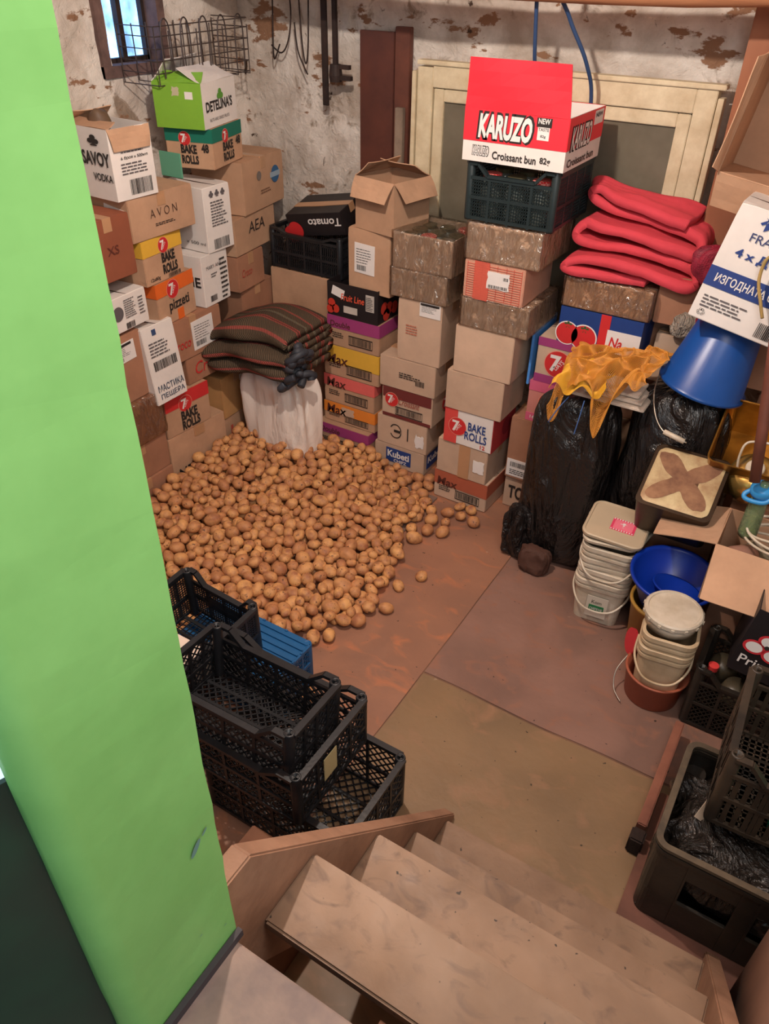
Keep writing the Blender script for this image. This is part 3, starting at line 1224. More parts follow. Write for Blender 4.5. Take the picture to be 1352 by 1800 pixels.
# paint smears on the jamb
bm = BM()
for (y, z, l_, a_) in ((.378, 1.475, .016, .9), (.398, 1.49, .007, .7), (.352, 1.27, .003, 0), (.40, 1.22, .003, 0)):
    c_ = V((PX + .0035, y, z))
    d_ = V((0, cos(a_), sin(a_)))
    n_ = V((0, -sin(a_), cos(a_)))
    bm.faces.new([bm.verts.new(c_ + d_ * l_ * cos(t * pi / 6) + n_ * l_ * .35 * sin(t * pi / 6)) for t in range(12)])
o = obj('trim_1', bm, mat('grey_smear', (92, 130, 124), .6))
o['kind'] = 'structure'

# ---- landing and stairs
LAND = mat('landing_concrete', (150, 124, 110), .7, rgb2=(118, 98, 92), vscale=8, bump=.2)
bm = BM()
box(bm, -1.6, 1.1, -1.5, .412, ZL - .10, ZL, .004)
struct('floor_landing', bm, LAND)
SX0, SX1 = -.585, .285
TRE = [(.535, .706, .935), (.735, .972, .640), (.93, 1.19, .350), (1.17, 1.43, .085)]
STAIRW = lino_mat('worn_tread_wood', (126, 98, 76), (150, 120, 96), (108, 84, 68), 4.0, .55)
root = empty('wooden_staircase', 'short steep wooden stair with worn open treads going down to the cellar floor', 'stairs', (0, 0, 0))
for k, (y0, y1, z) in enumerate(TRE):
    bm = BM()
    box(bm, SX0 + .001, SX1, y0, y1, z - .032, z, .005)
    obj('tread', bm, STAIRW, root)
STR = mat('stair_stringer_wood', (168, 128, 102), .75, rgb2=(128, 92, 70), vscale=4, bump=.2, detail=8)
for xa, xb in ((SX0 - .045, SX0), (SX1, SX1 + .045)):
    bm = BM()
    prism(bm, [(.415, 1.18), (.53, 1.18), (1.50, .025), (1.50, .001), (1.22, .001), (.415, .90)], 'x', xa, xb)
    bmesh.ops.bevel(bm, geom=bm.edges[:], offset=.004, segments=2, affect='EDGES')
    obj('stringer', bm, STR, root)
bm = BM()
box(bm, -.30, -.24, .46, .52, .2, .9)
box(bm, SX0 + .002, SX1 - .002, .45, .49, .70, .76)
obj('support_rail', bm, WOOD, root)
# rounded timber at the lower right
bm = BM()
pts_ = rrect(.05, .28, .045)
loft(bm, [(pts_, .001), (pts_, .95)])
o = tag(obj('wooden_post', bm, mat('worn_post_wood', (150, 112, 92), .7, rgb2=(116, 84, 70), vscale=3, stretch=(1, 1, .2)), None, True),
        'broad rounded timber at the lower right end of the stairs', 'post')
o.location = (.42, 1.16, 0)
# planks under the right-hand crates
bm = BM()
box(bm, -.022, .012, 1.76, 2.28, .004, .10, .004)
o = tag(obj('wooden_plank', bm, mat('red_plank', (146, 92, 72), .7, rgb2=(112, 66, 52), vscale=5)), 'reddish plank on edge with a charred end beside the black bin', 'plank')
o.rotation_euler = (0, 0, 0)
bm = BM()
box(bm, -.03, .02, 1.70, 1.757, .004, .085, .006)
tag(obj('wooden_block', bm, mat('charred', (48, 32, 26), .9, vary=.4, vscale=30, bump=.8)), 'charred wooden stub at the near end of the reddish plank', 'block')
bm = BM()
box(bm, .015, .75, 1.40, 1.98, .005, .032, .004)
tag(obj('wooden_board', bm, mat('bin_board', (120, 76, 60), .7, rgb2=(92, 58, 46), vscale=5)), 'flat reddish board under the large black bin at right', 'board')

# ================================================================== CARTONS
_c0 = carton


def carton(label, xl, xr, yf, d, z0, z1, m_=None, rz=0.0, **k):
    """keeps the front right corner in place when turned"""
    root = _c0(label, xl, xr, yf, d, z0, z1, m_, rz, **k)
    w = xr - xl
    c = V((xr, yf)) + V((-w / 2 * cos(rz) - d / 2 * sin(rz), -w / 2 * sin(rz) + d / 2 * cos(rz)))
    root.location = (c.x, c.y, max(z0, .006))
    return root


G1 = 'cartons stacked along the back wall'
G2 = 'cartons stacked along the left wall'
MAG = flat((158, 58, 116))
SALM = flat((226, 104, 98))
ORA = flat((232, 136, 48))
YEL = flat((226, 176, 60))
ORB = flat((226, 104, 34))
TEAL = flat((16, 112, 92))
PINK = flat((214, 96, 128))
BRN = flat((110, 44, 42))
GRN = flat((126, 178, 52))
BLU = flat((34, 62, 128))
GRY = flat((96, 90, 92))

# ---- column A: leftmost of the back-wall stacks
ZA = [0, .105, .29, .48, .675, .855, 1.055]


def max_band(r, c, t='Max', lo=.60):
    f = F(r)
    f.rect(0, 1, lo, 1, c, 'printed_band')
    F(r, 'R').rect(0, 1, lo, 1, c, 'printed_band')
    f.text(t, .06, .45, lo - .02 if t == 'Max' else lo + .05, flat((86, 40, 30)), .02, .1)
    f.lines(.10, .34, .30, .5, 3)
    f.barcode(.42, .88, .14, .46, True, 18)


r = carton('carton with a purple band, lowest in leftmost back stack, half behind potatoes', -2.50, -2.13, 3.34, .32, 0, .175, CARD, tape=False)
max_band(r, MAG, 'Double', .62)
zz = .1765
r = carton('carton with orange band and torn pale patch, second from the floor in leftmost back stack', -2.475, -2.115, 3.385, .28, zz, .305, CARD, tape=False)
max_band(r, ORA, 'Max', .45)
F(r).rect(.34, .60, .46, .86, CARD2, 'torn_patch', .0012, jag=.08)
r = carton('carton with a salmon band, under the yellow banded carton', -2.47, -2.12, 3.385, .28, .3065, .485, CARD, tape=False)
max_band(r, SALM)
r = carton('carton with a yellow upper half, in leftmost back stack', -2.465, -2.09, 3.385, .28, .4865, .675, CARD, tape=False)
max_band(r, YEL, 'Max', .42)
r = carton('carton with a purple band, directly under the black fruit tray', -2.435, -2.09, 3.385, .30, .6765, .855, CARD, tape=False)
max_band(r, MAG, 'Double', .60)

# fruit tray (black print, open)
r = carton('black open fruit tray printed with red peppers, in leftmost back stack', -2.43, -2.10, 3.385, .34, .8565, 1.045, BCARD, open_=True, tape=False)
f = F(r)
f.text('Fruit Line', .28, .74, .52, flat((228, 90, 60)), .01, .15, hh=.2)
f.rect(.10, .34, .60, .86, WHITE, 'paper_label', .001, -.25)
f.rect(.33, .60, .16, .36, flat((196, 186, 176)), 'paper_label', .001)
f.rect(.77, .93, .36, .84, flat((190, 182, 174)), 'paper_label', .001)
f.lines(.78, .92, .40, .80, 8, lift=.002)
for a, b in ((.09, .38), (.17, .22), (.06, .18)):
    f.disc(a, b, .024, flat((196, 52, 34)), 'printed_pepper', .0008)
g = F(r, 'R')
for a, b in ((.18, .42), (.34, .36), (.25, .2), (.5, .3)):
    g.disc(a, b, .034, flat((190, 50, 34)), 'printed_pepper', .0008)

r = carton('tall plain carton with white shipping label, standing in the black fruit tray', -2.31, -2.035, 3.395, .26, 1.02, 1.345, CARD, rz=-.08)
f = F(r)
f.label(.16, .64, .30, .78, -.02)
r = carton('plain carton with its flaps spread open, topmost of leftmost back stack', -2.27, -2.005, 3.37, .27, 1.347, 1.60, CARD, rz=-.2,
           open_=True, flaps=[('F', .105, 148, None), ('R', .105, 140, None), ('L', .10, -50, None), ('B', .12, -62, None)])

# ---- column B
r = carton('carton with dark blue lettered boxes on two sides, behind the potato heap edge', -2.10, -1.765, 3.37, .30, 0, .150, CARD2, tape=False)
f = F(r)
f.rect(.24, .74, .22, .86, BLU, 'printed_box', .0006)
f.text('Kubeti', .27, .71, .45, WHITE, .03, 0, hh=.32, lift=.0014)
f.text('CHIPZ', .40, .66, .24, WHITE, .02, 0, hh=.15, lift=.0014)
g = F(r, 'R')
g.rect(.12, .8, .2, .86, BLU, 'printed_box', .0006)
g.text('Kubeti', .15, .76, .45, WHITE, .03, 0, hh=.3, lift=.0014)
r = carton('carton with hand-drawn circle and a torn white hole in front', -2.085, -1.755, 3.37, .28, .1515, .335, CARD2)
f = F(r)
f.text('Э1', .28, .64, .30, INK, -.02, 0, hh=.5)
f.rect(.78, .96, .20, .62, WHITE, 'torn_patch', .001, jag=.1)
r = carton('carton with dark red band and a red 7 disc, above the torn white hole', -2.055, -1.73, 3.37, .27, .3365, .525, CARD2, tape=False)
f = F(r)
f.rect(.02, .98, .66, 1, BRN, 'printed_band')
f.rect(.02, .98, .02, .12, BRN, 'printed_band')
f.seven(.20, .60, .042)
f.text('Croissant', .34, .76, .50, flat((150, 52, 48)), 0, .3, hh=.22, lift=.002)
f.barcode(.28, .82, .14, .42, True, 22)
F(r, 'R').seven(.6, .55, .045)
r = carton('plain tan carton with small printed text, above the dark red banded one', -2.07, -1.72, 3.365, .28, .5265, .71, CARD2)
f = F(r)
f.lines(.36, .74, .42, .62, 3)
f.barcode(.66, .82, .28, .46, n=14)
r = carton('tall tan carton with white label at its upper right corner', -1.965, -1.705, 3.37, .28, .7115, 1.055, CARD2)
f = F(r)
f.label(.50, .97, .78, .995, 0, code=False)
f.rect(.52, .94, .955, .985, INK, 'label_stripe', .002)
f.lines(.2, .55, .45, .62, 4, flat((190, 110, 86)))
r = carton('film wrapped tan tray, lower of two under the red lidded jars', -2.01, -1.685, 3.365, .30, 1.0565, 1.205, CARD2, tape=False)
wrap(r)


def jar(label, x, y, z, rr=.038, h=.10, lidm=None, group=None):
    root = empty('glass_jar', label, 'jar', (x, y, z), group=group)
    bm = BM()
    lathe(bm, [(.001, 0), (rr * .9, 0), (rr, .006), (rr, h * .72), (rr * .78, h * .86), (rr * .78, h)], 24)
    obj('jar_body', bm, JARG, root, True)
    bm = BM()
    lathe(bm, [(rr * .86, h - .008), (rr * .88, h + .007), (rr * .8, h + .01), (.001, h + .010)], 28)
    o = obj('jar_lid', bm, lidm or STEEL, root, False)
    return root


def gingham():
    M = bpy.data.materials.new('red_gingham_lid')
    M.use_nodes = True
    nt = M.node_tree
    n, l = nt.nodes, nt.links
    tc = n.new('ShaderNodeTexCoord')
    ck = n.new('ShaderNodeTexChecker')
    ck.inputs['Scale'].default_value = 110
    ck.inputs[1].default_value = lin((214, 40, 44)) + (1,)
    ck.inputs[2].default_value = lin((236, 150, 140)) + (1,)
    l.new(tc.outputs['Object'], ck.inputs[0])
    l.new(ck.outputs[0], n['Principled BSDF'].inputs['Base Color'])
    n['Principled BSDF'].inputs['Roughness'].default_value = .35
    return M


GING = gingham()
LIDG = mat('olive_lid', (120, 112, 84), .35, metal=.6)
# top tray with jars
r = _c0('film wrapped tray holding jars with red checked lids, topmost of its stack', -2.0, -1.665, 3.365, .32, 1.2065, 1.385, CARD2, open_=True)
wrap(r, .007)
cx, cy = r.location.x, r.location.y
spots = [(i, j) for j in range(3) for i in range(3)]
names = {(1, 0): 'jar with red checked lid nearest the front of the wrapped tray', (2, 2): 'jar with red checked lid at the back right of the wrapped tray',
         (0, 0): 'plain lidded jar at the front left of the wrapped tray', (2, 0): 'plain lidded jar at the front right of the wrapped tray',
         (0, 1): 'plain lidded jar in the middle left of the wrapped tray', (1, 1): 'plain lidded jar in the centre of the wrapped tray',
         (2, 1): 'plain lidded jar in the middle right of the wrapped tray', (0, 2): 'plain lidded jar at the back left of the wrapped tray',
         (1, 2): 'plain lidded jar at the back centre of the wrapped tray'}
for i, j in spots:
    jar(names[i, j], cx - .105 + i * .105, cy - .10 + j * .10, 1.2115, .046, .155 if (i, j) in ((1, 0), (2, 2)) else .15,
        GING if (i, j) in ((1, 0), (2, 2)) else LIDG, group='jars in the wrapped tray')

# ---- column C
r = carton('carton with rusty brown band on the floor, lowest of third back stack', -1.625, -1.30, 3.235, .30, 0, .182, CARD2, tape=False, rz=-.03)
max_band(r, flat((176, 92, 66)), 'Max', .5)
r = carton('pale carton with brown tape and a white hole, second in third back stack', -1.615, -1.315, 3.23, .30, .1835, .388, CARD2, rz=-.03)
f = F(r)
f.rect(.44, .66, 0, 1, TAPE, 'tape_strip')
f.rect(.74, .95, .30, .66, WHITE, 'torn_patch', .001, jag=.04)
r = carton('white carton with blue lettering, red 7 disc and red end', -1.58, -1.30, 3.225, .27, .3895, .59, WCARD, tape=False, rz=-.02)
f = F(r)
f.rect(0, .27, 0, 1, flat((216, 74, 68)), 'printed_band')
f.seven(.28, .52, .050)
f.text('BAKE', .50, .86, .50, BLU, .02, 0, hh=.24)
f.text('ROLLS', .44, .90, .22, BLU, .02, 0, hh=.24)
f.text('12', .78, .88, .06, flat((200, 60, 50)), .02, 0, hh=.12)
g = F(r, 'R')
g.rect(0, 1, 0, 1, flat((188, 52, 56)), 'printed_band')
g.disc(.6, .5, .05, flat((150, 34, 44)), 'logo_disc')
r = carton('plain greyish carton between the blue lettered white box and a taller tan carton', -1.58, -1.265, 3.22, .28, .5915, .805, CARD2, tape=False)
r = carton('large plain tan carton, taller of two plain ones in the third stack', -1.55, -1.24, 3.22, .28, .8065, 1.05, CARD2, tape=False)
r = carton('film wrapped low tray under the red printed carton', -1.53, -1.185, 3.22, .36, 1.0515, 1.195, CARD2, tape=False)
wrap(r, .007)
r = carton('carton with red brick-like print and torn white label', -1.525, -1.225, 3.215, .34, 1.1965, 1.375, mat('pinkish_cardboard', (206, 152, 128), .8, vary=.12), tape=False)
f = F(r)
f.rect(.17, .42, .0, 1, flat((206, 92, 74)), 'printed_band')
for k in range(15):
    f.rect(.05, .95, .06 + k * .06, .068 + k * .06, flat((206, 92, 74)), 'print_line', .0003)
for a in (.05, .17, .3, .42, .55, .7, .82, .95):
    f.rect(a, a + .006, .06, .95, flat((206, 92, 74)), 'print_line', .0003)
f.rect(.40, .76, .36, .80, WHITE, 'paper_label', .001, jag=.03)
f.barcode(.42, .74, .38, .46, n=24, lift=.002)
f.barcode(.66, .74, .62, .70, n=8, lift=.002)
r = carton('film wrapped tray directly under the dark green crate', -1.525, -1.17, 3.215, .38, 1.3765, 1.535, CARD2, tape=False)
wrap(r, .007)
crate('dark green mesh crate full of jars, under the red box', (-1.345, 3.44, 1.5435), .425, .44, .235, GPLA, style='grid', s=(.011, .013), dip=.045, wd=.0035)
for k, (x, y, lm, s_) in enumerate(((-1.46, 3.29, GING, 'red lidded jar at the left inside the dark green crate'),
                                    (-1.345, 3.29, LIDG, 'plain lidded jar in the middle inside the dark green crate'),
                                    (-1.23, 3.29, GING, 'red lidded jar at the right inside the dark green crate'),
                                    (-1.46, 3.42, LIDG, 'plain lidded jar behind the left red lid in the green crate'),
                                    (-1.345, 3.42, LIDG, 'plain lidded jar behind the middle one in the green crate'),
                                    (-1.23, 3.42, LIDG, 'plain lidded jar behind the right red lid in the green crate'))):
    jar(s_, x, y, 1.557, .047, .17, lm, 'jars in the dark green crate')

# red and white croissant carton, open, lid up
RW = mat('red_print_carton', (232, 44, 60), .55, vary=.06, vscale=6)
r = carton('red and white open croissant carton with its front flap standing up', -1.57, -1.115, 3.20, .42, 1.7925, 1.99, WCARD,
           open_=True, flaps=[('F', .185, 4, RW), ('B', .13, 160, RW)])
f = F(r)
f.rect(0, 1, .40, 1, RW, 'printed_band')
f.text('KARUZO', .13, .69, .43, INK, .085, .12, hh=.56, lift=.0012)
f.text('KARUZO', .15, .67, .47, WHITE, .045, .12, hh=.47, lift=.0022)
f.text('KARUZO', .10, .27, .12, INK, .06, .12, hh=.21, lift=.0012)
f.text('KARUZO', .105, .265, .13, WHITE, .01, .12, hh=.18, lift=.0020)
f.text('Croissant bun', .305, .735, .09, INK, .02, 0, hh=.155, lift=.0014)
f.text('82g', .77, .87, .09, INK, .02, 0, hh=.155, lift=.0014)
f.rect(.705, .845, .80, .97, INK, 'printed_badge', .0012)
f.text('NEW', .72, .83, .86, WHITE, .02, 0, hh=.10, lift=.0022)
f.rect(.72, .83, .56, .80, WHITE, 'printed_badge', .0012)
f.text('TASTE', .725, .825, .73, INK, .01, 0, hh=.06, lift=.0022)
f.text('82g', .75, .80, .60, INK, .01, 0, hh=.06, lift=.0022)
g = F(r, 'R')
g.rect(0, 1, .40, 1, RW, 'printed_band')
g.text('KARUZO', .08, .66, .35, INK, .075, .12, hh=.5)
g.text('KARUZO', .10, .64, .38, WHITE, .025, .12, hh=.44, lift=.0022)
g.text('Croissant bun', .06, .8, .07, INK, .02, 0, hh=.155)
g.rect(.70, .95, .70, .97, WHITE, 'printed_badge', .001)
g.text('NEW', .72, .92, .84, INK, .02, 0, hh=.09, lift=.002)

# ---- column D
r = carton('carton hand-lettered Torn in black, on the floor beside the black bag', -1.255, -.93, 3.37, .30, 0, .205, CARD2, tape=False)
f = F(r)
f.text('TORN', .08, .62, .30, INK, .03, 0, hh=.42)
r = carton('brown carton with a barcoded white label, above the hand-lettered one', -1.255, -.93, 3.35, .30, .2065, .575, CARD3)
f = F(r)
f.rect(.02, .55, .04, .32, WHITE, 'paper_label', .0008)
f.barcode(.08, .44, .20, .28, n=22, lift=.002)
f.lines(.08, .4, .08, .17, 3, lift=.002)
f.barcode(.47, .54, .06, .26, n=4, lift=.002)
PINKC = mat('pink_print_carton', (206, 132, 122), .8, vary=.12)
r = carton('pink carton with red 7 disc, behind the left bin bag', -1.185, -.88, 3.355, .30, .5765, .80, PINKC, tape=False)
f = F(r)
f.rect(0, 1, .76, 1, PINK, 'printed_band')
f.rect(0, 1, 0, .2, PINK, 'printed_band')
f.seven(.42, .50, .070)
f.text('16 x 110 g', .08, .5, .05, WHITE, .01, 0, hh=.1)
r = carton('carton with purple bands and red 7 disc, under the blue tomato tray', -1.17, -.86, 3.355, .30, .8015, 1.03, CARD2, tape=False)
f = F(r)
f.rect(0, 1, .82, 1, MAG, 'printed_band')
f.rect(0, 1, 0, .18, MAG, 'printed_band')
f.seven(.36, .48, .066)
# light blue sheet wedged
bm = BM()
box(bm, -1.197, -1.185, 3.33, 3.62, .78, 1.06, .003)
tag(obj('plastic_sheet', bm, mat('light_blue_plastic', (84, 150, 224), .4)), 'light blue plastic panel on edge left of the purple banded carton', 'panel')
r = carton('blue tomato tray with two printed tomatoes and a white red stripe', -1.085, -.70, 3.355, .40, 1.0315, 1.20, BLUEC, open_=True)
f = F(r)
for a, b, s_ in ((.12, .28, .052), (.33, .24, .058)):
    f.disc(a, b, s_ * 1.1, WHITE, 'tomato_outline', .0010)
    f.disc(a, b, s_, RED, 'printed_tomato', .0018)
    f.text('*', a - .05, a + .05, b + .12, flat((40, 90, 44)), .04, 0, hh=.22, lift=.0026)
f.rect(.50, .62, 0, 1, RED, 'printed_band')
f.rect(.60, 1, 0, .62, WHITE, 'printed_band', .0008)
f.text('Na', .64, .80, .15, RED, .02, .2, hh=.3, lift=.002)
bm = BM()   # corner tongue of the tray
r = carton('film wrapped low carton carrying the red folded cloth', -1.085, -.69, 3.36, .38, 1.2015, 1.335, CARD, tape=False)
wrap(r, .006)
r = carton('tan carton right of the film wrapped one, under the end of the red cloth', -.685, -.47, 3.42, .25, 1.19, 1.40, CARD3)

# cartons standing behind the black bags, carrying the ones above
carton('large carton hidden behind the black bags', -.84, -.30, 3.56, .11, 0, .62, CARD)
carton('carton behind the bags under the tan carton', -.84, -.46, 3.56, .11, .6215, 1.188, CARD3)
r = carton('small plain carton corner behind the orange net', -.66, -.50, 3.46, .09, .90, 1.13, CARD2)

# ---- left wall, fronts facing the room
XR = -2.90
LW = .36
r = carton('big plain carton at floor level against left wall, marked with half hidden letters', XR - LW, XR, 2.50, .43, 0, .312, CARD, rz=-.06)
f = F(r, 'R')
f.text('NEXO', .10, .62, .08, INK, .02, 0, hh=.24)
f.rect(.47, .62, .80, 1, TAPE, 'tape_strip')
r = carton('carton with red band and red 7 disc, on the big floor level carton', XR - LW, XR, 2.505, .325, .3135, .552, CARD, rz=-.07, tape=False)
f = F(r, 'R')
f.rect(0, 1, .66, 1, RED, 'printed_band')
f.seven(.46, .70, .046)
f.text('BAKE', .34, .70, .30, INK, .045, 0, hh=.24)
f.text('ROLLS', .34, .74, .05, INK, .045, 0, hh=.24)
r = carton('brown carton with faded red 7 print, partly behind potatoes by left wall', XR - LW, XR, 2.945, .38, 0, .235, CARD)
f = F(r, 'R')
f.text('1s', .14, .40, .32, flat((196, 84, 66)), .02, 0, hh=.42)
f.text('7', .62, .78, .32, flat((196, 84, 66)), .02, 0, hh=.42)
r = carton('battered carton with a yellow label corner, crushed top', XR - .38, XR + .01, 2.95, .28, .2365, .50, mat('yellowish_cardboard', (200, 150, 96), .85, vary=.2, vscale=5), rz=.06)
f = F(r, 'R')
f.rect(.68, .99, .10, .42, flat((228, 184, 60)), 'yellow_label')
f.rect(.72, .80, .14, .26, RED, 'label_mark', .001)
f.rect(.60, .68, .72, .86, WHITE, 'paper_scrap')
r = carton('carton with big red script lettering, under the tilted one with white label', XR - .36, XR - .005, 2.72, .34, .5535, .705, CARD3, rz=0, tape=False)
F(r, 'R').text('Croco', .18, .86, .28, RED, .0, .2, hh=.46)
r = carton('carton with red script and a white shipping label, under the orange topped one', XR - LW, XR, 2.59, .43, .7065, .93, CARD3, rz=.0)
f = F(r, 'R')
f.text('Croco', .10, .42, .30, RED, .0, .2, hh=.24)
f.label(.46, .84, .14, .86, .03)
r = carton('carton with orange top and black lettering, stacked by the left wall', XR - .32, XR, 2.585, .30, .9315, 1.155, CARD, rz=.12, tape=False)
f = F(r, 'R')
f.rect(0, 1, .68, 1, ORB, 'printed_band')
f.seven(.42, .76, .046)
f.text('pizzeti', .28, .82, .22, INK, .02, 0, hh=.30)
f.rect(.48, .64, 0, .25, ORB, 'printed_flame', .0006)
F(r).rect(0, 1, .68, 1, ORB, 'printed_band')
r = carton('carton with yellow top and red 7 disc, below the long lettered carton', XR - .34, XR, 2.54, .29, 1.1565, 1.375, CARD, rz=.10, tape=False)
f = F(r, 'R')
f.rect(0, 1, .64, 1, YEL, 'printed_band')
f.seven(.52, .78, .036)
f.text('BAKE', .44, .78, .40, INK, .045, 0, hh=.22)
f.text('ROLLS', .44, .82, .14, INK, .045, 0, hh=.22)
f.text('12x80g', .10, .34, .06, INK, .01, 0, hh=.10)
f.barcode(.56, .88, .03, .12, n=16)
F(r).rect(0, 1, .64, 1, YEL, 'printed_band')
r = carton('long tan carton with widely spaced thin letters, under the white vodka carton', XR - LW, XR, 2.50, .42, 1.3765, 1.573, CARD, rz=.0)
f = F(r, 'R')
f.text('A V O N', .30, .72, .46, flat((74, 50, 40)), -.012, 0, hh=.20)
f.lines(.36, .68, .26, .34, 2)
F(r).rect(.55, .95, .2, .8, WHITE, 'paper_label', .0008, -.15)
F(r).lines(.6, .9, .3, .72, 5, lift=.0018)
r = carton('white vodka carton, open with one flap folded out, holding a gourd', XR - .30, XR, 2.455, .235, 1.5745, 1.87, WCARD, rz=-.05,
           open_=True, flaps=[('R', .09, 172, CARD), ('F', .07, -75, CARD), ('L', .1, -60, CARD)])
f = F(r, 'R')
f.lines(.24, .8, .66, .74, 2, GRY)
f.text('6 броя x 500мл', .22, .86, .56, INK, .01, 0, hh=.055)
f.lines(.2, .86, .36, .54, 4, GRY)
f.barcode(.34, .88, .06, .28, n=20)
g = F(r)
g.text('SAVOY', .36, .98, .48, INK, .03, 0, hh=.20)
g.text('VODKA', .55, .98, .27, INK, .02, 0, hh=.11)
g.text('♣', .55, .80, .76, INK, .0, 0, hh=.15)
bm = BM()
lathe(bm, [(.001, -.05), (.03, -.045), (.048, -.01), (.045, .03), (.02, .052), (.012, .06), (.001, .061)], 24)
o = tag(obj('gourd', bm, mat('grey_brown_gourd', (108, 84, 64), .6, vary=.3), None, True), 'grey brown rounded gourd poking out of the white vodka carton', 'gourd')
o.location = (-3.05, 2.56, 1.875)
o.rotation_euler = (.5, .3, 0)

# nearer, lower left pile
XN = -2.86
r = carton('brown carton at floor level nearest the green jamb', XN - .35, XN, 2.10, .37, 0, .19, CARD3)
r = carton('brown carton with lengthwise tape, second level nearest the green jamb', XN - .35, XN - .01, 2.11, .36, .1915, .40, CARD3)
F(r, 'R').rect(.3, .5, 0, 1, TAPE, 'tape_strip')
r = carton('brown carton covered in shiny film near the green jamb', XN - .36, XN, 2.12, .35, .4015, .635, CARD3)
wrap(r, .007)
r = carton('brown carton with a white label with black bar near the green jamb', XN - .36, XN - .02, 2.08, .36, .6365, .985, CARD3, rz=.05)
f = F(r, 'R')
f.label(.30, .86, .62, .90, .04)
f.rect(.34, .80, .85, .885, INK, 'label_stripe', .002, .04)
r = carton('crumpled white carton with grey and green print, beside the orange topped carton', XN - .36, XN - .02, 2.27, .25, 1.005, 1.175, WCARD, rz=.08)
f = F(r, 'R')
f.lines(.38, .68, .35, .9, 9, GRY)
f.disc(.2, .55, .035, GRY, 'printed_emblem')
f.lines(.76, .92, .3, .85, 6, GRY)
f.barcode(.36, .6, .04, .22, n=14)
F(r, 'F').text('♣', .55, .75, .62, flat((40, 110, 70)), .02, 0, hh=.25)
r = carton('white carton with dark green lettering at the edge of the green jamb', XN - .36, XN - .03, 1.98, .25, .9865, 1.25, WCARD)
F(r, 'R').text('RE', .3, .8, .08, INK, .02, 0, hh=.16)
r = carton('reddish brown dark carton behind the grey pipe', XN - .36, XN - .02, 2.22, .27, 1.2515, 1.53, mat('red_brown_carton', (150, 84, 58), .8, vary=.2, vscale=4), rz=.04)
F(r, 'R').text('XS', .40, .66, .42, flat((96, 44, 34)), .01, 0, hh=.14)
r = carton('tall white carton with two lines of Cyrillic at its foot, leaning outwards', XN - .14, XN + .02, 2.43, .215, .565, .975, WCARD, rz=0, tilt=(0, -.10))
f = F(r, 'R')
f.text('МАСТИКА', .10, .94, .16, flat((60, 74, 96)), .01, 0, hh=.09)
f.text('ПЕЩЕРА', .14, .92, .05, flat((60, 74, 96)), .01, 0, hh=.08)
f.lines(.12, .86, .62, .82, 5, GRY)
f.barcode(.14, .88, .44, .56, n=22)
f.rect(.30, .42, .88, .95, flat((50, 70, 110)), 'printed_emblem', .0006)
F(r, 'L')
bm = BM()
tube(bm, [(-2.80, 2.02, 1.20), (-2.955, 2.175, 2.985)], .028, 18)
tag(obj('metal_pipe', bm, mat('grey_pipe', (92, 84, 80), .45, vary=.3), None, True), 'dark grey upright pipe at the edge of the green jamb', 'pipe')

# back of the left pile
r = carton('white carton printed with medicine bottle text, upper of two white ones', -3.20, XR, 2.99, .20, 1.205, 1.53, WCARD, rz=.0)
f = F(r, 'R')
f.text('♣♣♣', .2, .8, .84, GRY, .0, 0, hh=.1)
f.lines(.22, .86, .40, .80, 9, GRY)
f.barcode(.22, .82, .04, .20, n=18)
F(r).text('x 500 ml', .5, .95, .12, INK, .0, 0, hh=.05)
r = carton('white carton with large side lettering, lower of two white ones', -3.22, XR, 2.92, .22, .9315, 1.204, WCARD, rz=.08)
f = F(r, 'R')
f.text('MARY-ANE', .15, .72, .72, GRY, .0, 0, hh=.07)
f.lines(.30, .55, .55, .65, 2, GRY)
f.barcode(.2, .45, .08, .2, n=12)
f.lines(.66, .95, .06, .9, 9, INK)
F(r).text('ANE', .45, .95, .4, INK, .02, 0, hh=.2)
r = carton('small brown carton with faint red script beside the two white cartons', -3.20, -2.90, 3.20, .26, .93, 1.125, CARD3, rz=.12)
F(r, 'R').text('Croco', .12, .5, .40, flat((186, 70, 56)), .0, .2, hh=.22)
carton('brown carton behind the striped blanket by the left wall', -3.24, -2.93, 3.24, .30, .50, .929, CARD3, rz=.05)
carton('brown carton behind the white sack in the corner', -3.24, -2.93, 3.36, .30, 0, .499, CARD3)
r = carton('tan carton with black handwritten letters under the big carton with blue emblem', -3.20, -2.90, 3.20, .42, 1.13, 1.325, CARD, rz=.14, tape=False)
f = F(r, 'R')
f.text('AEA', .32, .72, .50, INK, .0, .1, hh=.30)
F(r).text('Парали', .2, .9, .4, INK, -.01, .2, hh=.22)
r = carton('big tan carton with round blue emblem, stacked high by the left wall', -3.22, -2.90, 3.30, .44, 1.327, 1.595, CARD, rz=.16)
f = F(r, 'R')
f.disc(.78, .58, .045, flat((48, 96, 140)), 'printed_emblem')
f.rect(.66, .90, .53, .63, flat((150, 170, 186)), 'emblem_band', .0012)
f.disc(.38, .66, .024, flat((120, 110, 104)), 'printed_emblem')
f.lines(.40, .66, .30, .40, 2, flat((120, 84, 64)))
r = carton('tan carton with dark green top and red 7 disc, below the white fruit carton', -3.16, XR, 3.10, .33, 1.597, 1.785, CARD, rz=.26, tape=False)
for fc in ('R', 'F'):
    f = F(r, fc)
    f.rect(0, 1, .66, 1, TEAL, 'printed_band')
    f.seven(.42, .74, .032)
    f.text('BAKE', .32, .66, .38, INK, .045, 0, hh=.22)
    f.text('ROLLS', .32, .68, .12, INK, .045, 0, hh=.22)
    f.text('48', .76, .92, .42, INK, .045, 0, hh=.22)
